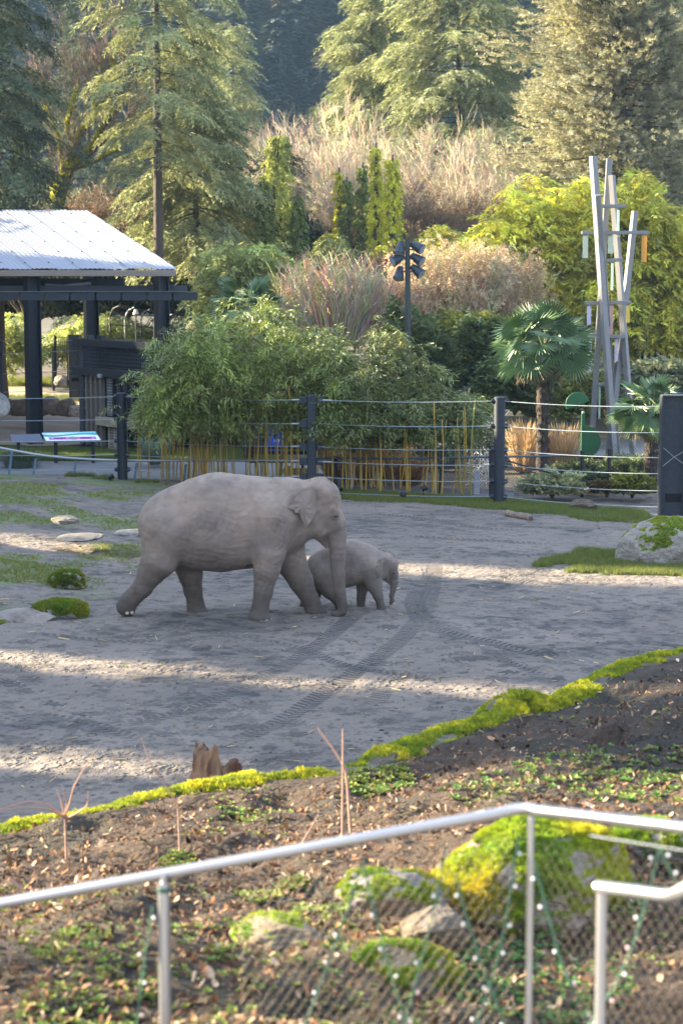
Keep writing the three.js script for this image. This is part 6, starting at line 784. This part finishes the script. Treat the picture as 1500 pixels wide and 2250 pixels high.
// leaf litter, seedlings and ground cover: stuff
{
  const R = rng(808), litter = [1, 2, 3].map((k) => { const r = rng(880 + k), b = new MB(); const w = .5, pts = [[-1, 0], [-.5, w], [.3, w * .8], [1, 0], [.3, -w * .8], [-.5, -w]].map(([x, z]) => V(x, .25 * x * x * (k - 1) + .3 * (r() - .5), z)); const c = V(0, -.1, 0); for (let i = 0; i < 6; i++) b.tri(c, pts[i], pts[(i + 1) % 6]); return b.geo(); });
  const chip = (() => { const b = new MB(); b.box(V(0, 0, 0), 2, .25, .5); return b.geo(); })();
  const L = [[], [], [], []], C = [[], [], [], []], green = [[], []], gC = [[], []];
  const spot = () => { const x = -3.6 + 8.6 * R(), k = kerbD(x), D = mix(k - .15, 6.6, Math.pow(R(), .72)); return [x, D]; };
  for (let n = 0; n < 30000; n++) { const [x, D] = spot(), v = R() < .4 ? 3 : R() * 3 | 0, s = (v === 3 ? .008 + .03 * R() * R() : .008 + .034 * Math.pow(R(), 2.2)); if (Math.abs(x) > .2 * D + .6) continue; L[v].push(frame(V(x, bedH(x, D) + .012 + .02 * R(), -D), V(R() - .5, (R() - .5) * .8, R() - .5), V((R() - .5) * 1.6, 1, (R() - .5) * 1.6), s)); const t = R(), w = (.25 + 1.1 * R() * R()) * (.6 + .9 * sstep(-.3, .3, fbm2(x * 1.7 + 4, D * 1.7, 3))); C[v].push(t < .35 ? lin(.32 * w, .17 * w, .085 * w) : t < .7 ? lin(.2 * w, .095 * w, .045 * w) : t < .9 ? lin(.6 * w, .42 * w, .26 * w) : lin(.06 * w, .045 * w, .035 * w)); }
  const lm = leafMat(1, 1, 1, .15); L.forEach((l, i) => tag(instanced('leaf_litter', i === 3 ? chip : litter[i], lm, l, null, C[i]), ['small brown dry leaves littering the planted bank', 'curled brown dry leaves littering the planted bank', 'cupped dry leaves littering the planted bank', 'wood chips and bark bits littering the planted bank'][i], 'leaf litter', null, 'stuff'));
  const herb = [1, 2].map((k) => { const r = rng(890 + k), b = new MB(); for (let q = 0; q < 9; q++) { const a = r() * 6.28, d = V(Math.cos(a), .35 + .8 * r(), Math.sin(a)).normalize(), s = V(-Math.sin(a), 0, Math.cos(a)).multiplyScalar(k === 1 ? .3 : .14), L2 = .6 + .5 * r(), m = d.clone().multiplyScalar(L2 * .55), e = d.clone().multiplyScalar(L2).add(V(0, -.2, 0)); b.tri(V(0, 0, 0), m.clone().add(s), e).tri(V(0, 0, 0), e, m.clone().sub(s)); } return b.geo(); });
  const put = (x, D, s, v, y = 1) => { green[v].push(frame(V(x, bedH(x, D) + .005, -D), V(R() - .5, 0, R() - .5), V((R() - .5) * .4, 1, (R() - .5) * .4), s)); const w = .55 + .8 * R(); gC[v].push(lin(w * (.8 + .5 * R()) * y, w, w * (.7 + .5 * R()))); };
  for (let n = 0; n < 9000; n++) { const [x, D] = spot(), d = fbm2(x * 1.1 + 20, D * 1.1, 4) + (D < 10.5 ? .12 : -.12); if (R() > sstep(.0, .35, d)) continue; put(x, D, .018 + .03 * R(), R() < .7 ? 0 : 1); }
  const clump = (px, py, D, r, n, s, v = 0, y = 1) => { const q = gnd(px, py, bedH(at(px, py, D).x, D)), cx = q.x, cd = -q.z; for (let k = 0; k < n; k++) { const a = R() * 6.28, rr = r * Math.sqrt(R()); put(cx + Math.cos(a) * rr, cd + Math.sin(a) * rr * 1.5, s * (.6 + .8 * R()), v, y); } };
  clump(1380, 1700, 15, .9, 260, .05, 0, .9); clump(1450, 1740, 14, .7, 160, .05, 0, .9); clump(1100, 1740, 14.4, .5, 110, .045, 0, .8); clump(700, 1960, 10.5, .16, 170, .045); clump(570, 1930, 10.8, .13, 130, .04); clump(640, 1925, 10.9, .1, 60, .04); clump(830, 1720, 15.5, .3, 200, .05); clump(1180, 2150, 9.2, .5, 420, .03, 0, .6); clump(1300, 2000, 10, .4, 260, .03, 0, .6); clump(480, 2100, 9.4, .06, 40, .05, 1); clump(150, 2070, 9.6, .2, 70, .05, 1); clump(390, 1860, 12, .12, 60, .05, 1); clump(200, 2190, 9, .35, 160, .035); clump(560, 1760, 14, .3, 130, .04);
  const gm = leafMat(.2, .26, .055, .4); green.forEach((l, i) => tag(instanced('ground_cover', herb[i], gm, l, null, gC[i]), ['small round-leaved green seedlings spread over the planted bank', 'small narrow-leaved green shoots on the planted bank'][i], 'ground cover', null, 'stuff'));
}
// bare sticks growing on the bank
const stickM = mat(.36, .22, .16, .8);
function stick(label, D, lines, r = .009) { const q = at(lines[0][0][0], lines[0][0][1], D), o = base('bare_sapling', label, 'sapling', q); lines.forEach((l, i) => { const c = new THREE.CatmullRomCurve3(l.map(([x, y], k) => at(x, y, D - .05 * i * k)), false, 'catmullrom', .4), n = 12; mesh(new MB().tube(c.getPoints(n), (t) => r * (i ? .75 : 1) * (1 - .5 * t), 6), stickM, i ? 'branch' : 'stem', o); }); }
stick('bare sapling with several curved shoots before the ledge at left', 13, [[[147, 1900], [144, 1820], [142, 1790]], [[142, 1795], [135, 1760], [126, 1735]], [[142, 1795], [147, 1765], [140, 1735]], [[143, 1795], [155, 1760], [165, 1725], [205, 1655]], [[142, 1795], [105, 1768], [60, 1762], [0, 1778]], [[142, 1798], [110, 1780], [50, 1774], [-20, 1784]], [[144, 1800], [190, 1772], [195, 1740]]]);
stick('tall bare forked sapling left of the stump', 13, [[[397, 1900], [393, 1810], [390, 1764]], [[391, 1768], [365, 1728], [335, 1685], [310, 1620]], [[391, 1772], [378, 1780], [366, 1784]], [[392, 1766], [396, 1752]]]);
stick('bare stick leaning left in a narrow V before the ledge, centre', 12.5, [[[770, 1830], [760, 1700], [735, 1650], [698, 1600]]], .0105); stick('upright stick beside the leaning one, centre', 12.4, [[[752, 1850], [753, 1700], [753, 1602]]], .009); stick('short broken twig leaning right on the bank below the upright sticks', 11.5, [[[660, 1860], [680, 1825], [700, 1790]]], .008); stick('pale fallen twig on the bank at the left edge', 11, [[[20, 1930], [45, 1950], [70, 1968]]], .012); stick('bent twig at the left edge under the rail', 9.5, [[[5, 2065], [25, 2095], [20, 2120]]], .008);
// ---------- railing ----------
const inox = new THREE.MeshStandardMaterial({ color: lin(.36, .36, .37), roughness: .38, metalness: .8 });
const A0 = at(-110, 2006, 7.62), A1 = at(1150, 1777, 7.2), A2 = at(1660, 1838, 6.35);
{
  const o = base('handrail', 'blurred stainless steel handrail with wire mesh infill crossing the foreground', 'railing', V(0, 3, -7));
  const bend = new THREE.CatmullRomCurve3([A1.clone().lerp(A0, .05), A1.clone().lerp(A0, .02).add(V(0, .004, 0)), A1.clone().lerp(A2, .02).add(V(0, .004, 0)), A1.clone().lerp(A2, .07)]);
  const P = [A0, A0.clone().lerp(A1, .5), ...bend.getPoints(10), A2]; mesh(new MB().tube(P, .0225, 20), inox, 'top_rail', o);
  const post = (px, top, D, w, n = 'post', dp = .05) => { const a = at(px, top, D); mesh(new MB().box(V(a.x, a.y - .55, a.z), w, 1.1, dp, null, Math.min(w, dp) * .2), inox, n, o); return a; };
  { const a = at(360, 1938, 7.42); mesh(new MB().cyl(V(a.x, a.y - 1.0, a.z), a, .0245, 18), inox, 'post', o); mesh(new MB().cyl(a, V(a.x, a.y + .022, a.z), .012, 10), inox, 'spigot', o); mesh(new MB().cyl(V(a.x, a.y - .02, a.z), V(a.x, a.y - .04, a.z), .027, 18), mat(.02, .08, .06, .5), 'collar', o); }
  post(1166, 1792, 7.16, .022, 'post', .06);
  mesh(new MB().tube([at(1296, 1836, 6.8), at(1520, 1872, 6.5)], .0035, 8), inox, 'edge_cable', o);
  // diamond wire mesh
  const g = new MB(), run = (a, b, h, u0, u1, pitch, sl) => { const d = b.clone().sub(a), L = d.length(); d.normalize(); const P2 = (u, v) => a.clone().addScaledVector(d, u).add(V(0, -v, 0)); for (let u = u0 - h / sl; u < u1 + h / sl; u += pitch) for (const s of [1, -1]) { const ua = clamp(u, u0, u1), ub = clamp(u + s * h / sl, u0, u1), va = (ua - u) * sl * s, vb = (ub - u) * sl * s; if (Math.abs(ub - ua) < .01 || va < 0 || vb < 0 || va > h || vb > h) continue; const p0 = P2(ua, va + .05), p1 = P2(ub, vb + .05), m = 14, Q = []; for (let i = 0; i <= m; i++) Q.push(p0.clone().lerp(p1, i / m).add(V(0, 0, .003 * s * (i % 2 ? 1 : -1)))); g.tube(Q, .001, 4, false); } };
  const L1 = A0.distanceTo(A1); run(A0.clone().add(V(0, -.02, 0)), A1.clone().add(V(0, -.02, 0)), .85, L1 * .52, L1 - .03, .05, 1.25); run(A1.clone().add(V(0, -.07, 0)), A2.clone().add(V(0, -.07, 0)), .85, .03, A1.distanceTo(A2), .05, 1.25);
  const w = mesh(g, new THREE.MeshStandardMaterial({ color: lin(.2, .17, .13), roughness: .5, metalness: .7 }), 'wire_mesh', o); w.userData.kind = 'stuff';
}
{
  const B0 = at(1322, 1948, 6.45), B1 = at(1470, 1969, 6.2), B2 = at(1530, 1938, 6.0), o = base('low_rail', 'lower bent steel rail on a post at the right edge', 'railing', B0), bend = new THREE.CatmullRomCurve3([V(B0.x, B0.y - 1, B0.z), V(B0.x, B0.y - .06, B0.z), B0.clone().add(V(.005, -.012, 0)), B0.clone().lerp(B1, .3), B1.clone().lerp(B0, .08), B1.clone().lerp(B2, .2), B2, B2.clone().add(V(.4, .2, 0))], false, 'catmullrom', .1); mesh(new MB().tube([V(B0.x, B0.y - 1, B0.z), ...[.5, 1].map((t) => V(B0.x, B0.y - .5 + .5 * t * .96, B0.z))], .019, 16), inox, 'post', o); mesh(new MB().tube([B0.clone().add(V(-.018, 0, 0)), B0.clone().lerp(B1, .5), B1.clone().lerp(B0, .12), B1.clone().lerp(B0, .02).add(V(.004, .003, 0)), B1.clone().lerp(B2, .15), B2, B2.clone().add(V(.3, .15, -.02))], .0215, 16), inox, 'rail', o);
}
// strings of little white bulbs zigzagging through the mesh
{
  const wire = mat(.05, .14, .09, .5), bulbM = new THREE.MeshPhysicalMaterial({ color: lin(.85, .8, .78), roughness: .25, clearcoat: 1 }), bulbP = new THREE.MeshPhysicalMaterial({ color: lin(.8, .55, .55), roughness: .25, clearcoat: 1 }), sock = mat(.04, .16, .1, .5);
  const bulbG = new THREE.SphereGeometry(.0064, 10, 8); bulbG.scale(1, 1.25, 1); const bulbs = [bulbM, bulbM, bulbM, bulbP];
  const str = (label, D, pts, seed, n) => { const R = rng(seed), q = at(pts[0][0], pts[0][1], D), o = base('light_string', label, 'light string', q, 'strings of white bulbs in the railing mesh'), c = new THREE.CatmullRomCurve3(pts.map(([x, y]) => at(x, y, D)), false, 'catmullrom', .3), m = 40, a = [], b = []; for (let i = 0; i <= m; i++) { const s = c.getPointAt(i / m), e = V(Math.cos(i * 1.3) * .003, 0, Math.sin(i * 1.3) * .003); a.push(s.clone().add(e)); b.push(s.sub(e)); } mesh(new MB().tube(a, .0022, 5).tube(b, .0022, 5), wire, 'wire', o);
    for (let k = 0; k < n; k++) { const t = (k + .5 + .25 * (R() - .5)) / n, s = c.getPointAt(t), dx = (R() < .5 ? -1 : 1) * (.012 + .012 * R()), e = s.clone().add(V(dx, -.004 + .012 * R(), .008)); mesh(new MB().cyl(s, s.clone().lerp(e, .7), .0035, 6), sock, 'socket', o); const bb = shade(new THREE.Mesh(bulbG, bulbs[R() * 4 | 0])); bb.name = 'bulb'; bb.position.copy(e).sub(o.position); o.add(bb); } };
  str('light string leaning left, first strand at the left end of the mesh', 7.3, [[800, 1890], [775, 1960], [745, 2050], [705, 2160], [660, 2280]], 1, 6); str('light string leaning right, crossing the pale flat rock', 7.3, [[800, 1900], [815, 1970], [845, 2090], [893, 2260]], 2, 5); str('light string leaning left, starting at the left side of the big mossy boulder', 7.22, [[978, 1860], [968, 1930], [945, 2030], [920, 2130], [878, 2280]], 3, 6); str('light string leaning right, between the pale rock and the thin rail post', 7.22, [[1000, 1920], [1020, 2000], [1062, 2130], [1120, 2280]], 4, 5); str('light string leaning left, over the moss just left of the thin rail post', 7.18, [[1142, 1835], [1130, 1890], [1115, 1990], [1090, 2120], [1035, 2280]], 5, 6); str('light string leaning right from the thin rail post', 7.0, [[1172, 1890], [1200, 2000], [1235, 2120], [1295, 2260]], 6, 5); str('light string leaning left, behind the lower rail\'s post', 6.7, [[1448, 1862], [1425, 1960], [1385, 2090], [1340, 2180], [1275, 2280]], 7, 7); str('short light string leaning right at the right edge', 6.5, [[1450, 1865], [1470, 1910], [1500, 1970]], 8, 3); str('faint dark light string beside the left rail post', 7.35, [[335, 1990], [325, 2060], [312, 2150], [300, 2260]], 9, 4);
}
// ---------- grass: verge, patches and turf ----------
{
  const tuft = [1, 2].map((k) => { const r = rng(960 + k), b = new MB(); for (let q = 0; q < 9; q++) { const a = r() * 6.28, o = .45 * r(), s = V(-Math.sin(a), 0, Math.cos(a)).multiplyScalar(.045), p0 = V(Math.cos(a) * o, -.1, Math.sin(a) * o), e = V(Math.cos(a) * (o + .5 * r()), .6 + .6 * r(), Math.sin(a) * (o + .5 * r())); b.tri(p0.clone().add(s), p0.clone().sub(s), e); } return b.geo(); });
  const gm = leafMat(.17, .22, .045, .4), area = (name, label, n, seed, pick, size) => { const R = rng(seed), L = [[], []], C = [[], []]; for (let k = 0; k < n; k++) { const s = pick(R); if (!s) continue; const [x, D, y, den, dry] = s; if (R() > den) continue; const v = k & 1; L[v].push(frame(V(x, y, -D), V(R() - .5, 0, R() - .5), V((R() - .5) * .5, 1, (R() - .5) * .5), size * (.6 + .8 * R()))); const w = .6 + .6 * R(); C[v].push(lin(w * mix(1, 1.9, dry), w * mix(1, 1.25, dry), w)); } const o = new THREE.Group(); o.name = numbered(name); scene.add(o); tag(o, label, 'grass', null, 'stuff'); L.forEach((l, i) => l.length && instanced('tufts', tuft[i], gm, l, o, C[i])); };
  area('grass', 'strip of short green grass along the foot of the fence', 26000, 1, (R) => { const x = mix(-1.2, 7.2, R()), f = fenceD(x), w = .9 + .9 * sstep(2, 6, x) + .5 * fbm2(x * 1.2, 3, 3), D = f + .9 - (w + 1.2) * R(), den = 1 - sstep(f - w + .25, f - w - .25, D) - .7 * sstep(.1, .35, fbm2(x * 1.5, D * 2, 3)) * sstep(4, 5.5, x); return [x, D, Math.max(arenaH(x, D), D > f ? .0 : -1), den, .3 * (fbm2(x, D, 2) + .5)]; }, .075);
  area('grass', 'bright grass patch round the pale boulder at the right edge', 20000, 2, (R) => { const q = gnd(1170 + 380 * R(), 1208 + 90 * R()), x = q.x, D = -q.z, e = ((x - 6.2) / 2.35) ** 2 + ((D - 36.9) / 1.95) ** 2 + .9 * fbm2(x * 1.6, D * 1.4, 4); return D > 52 ? null : [x, D, arenaH(x, D), sstep(1.02, .8, e), .35 * R()]; }, .085);
  area('grass', 'thin patchy grass over the mound at the left', 30000, 3, (R) => { const q = gnd(-60 + 420 * R(), 1066 + 210 * R(), .2), x = q.x, D = -q.z; if (D > 51 || D < 30) return null; const g = fbm2(x * .9, D * .8 + 40, 4); return [x, D, arenaH(x, D), sstep(-.1, .28, g + .16 * sstep(-4.6, -7, x) - .1) * sstep(-3.2, -4.8, x) * .75, .9 * R()]; }, .045);
  area('grass', 'grass tufts at the feet of the left fence posts', 2600, 4, (R) => { const x = mix(-7.6, -3.2, R()), D = fenceD(x) + .2 - .9 * R(); return [x, D, arenaH(x, D), sstep(.05, .25, fbm2(x * 1.7, D * 2, 3)), .2]; }, .1);
  area('lawn', 'green lawn beyond the footpath below the sign panels', 24000, 5, (R) => { const x = mix(-13, -2, R()), D = mix(58.8, 63.5, R()); return [x, D, terr(x, D), .95 - sstep(62, 63.4, D + fbm2(x, D, 2)), 0]; }, .13);
  area('lawn', 'grass in the yard beyond the shelter columns', 16000, 6, (R) => { const x = mix(-16, -7, R()), D = mix(78, 90, R()); return [x, D, terr(x, D) + .08, sstep(.0, .2, fbm2(x * .3, D * .3, 3) + .15), .2]; }, .16);
  area('grass', 'sparse green shoots scattered over the arena soil', 500, 7, (R) => { const q = gnd(1500 * R(), 1180 + 420 * R()); return [q.x, -q.z, arenaH(q.x, -q.z), sstep(.1, .3, fbm2(q.x * .8 + 50, q.z, 3)), 0]; }, .05);
}
{ // straw, twigs and small stones strewn over the arena
  const R = rng(3131), L = [], C = [], g = new MB().box(V(0, 0, 0), 1, .09, .07).geo(), S = [], SC = [], pebble = rockGeo(5, 1, .7, 1, 3, 0, [1, 1, 1]); 
  for (let k = 0; k < 900; k++) { const q = gnd(-40 + 1580 * R(), 1105 + 640 * R()), D = -q.z; if (D > 51) continue; const y = arenaH(q.x, D); if (R() < .35) { L.push(frame(V(q.x, y + .012, q.z), V(R() - .5, (R() - .5) * .2, R() - .5), V(0, 1, 0), .06 + .16 * R() * R())); const w = .4 + R(); C.push(lin(.5 * w, .38 * w, .2 * w)); } else if (R() < .4) { S.push(frame(V(q.x, y + .004, q.z), V(R() - .5, 0, R() - .5), V(0, 1, 0), .012 + .03 * R() * R())); const w = .12 + .3 * R(); SC.push(lin(w, w * .9, w * .8)); } }
  tag(instanced('straw', g, mat(1, 1, 1, .9), L, null, C), 'bits of straw and twig strewn over the arena soil', 'straw', null, 'stuff'); tag(instanced('pebbles', pebble, rockM, S, null, SC), 'small stones lying on the arena soil', 'pebbles', null, 'stuff');
}
renderer.render(scene, camera);
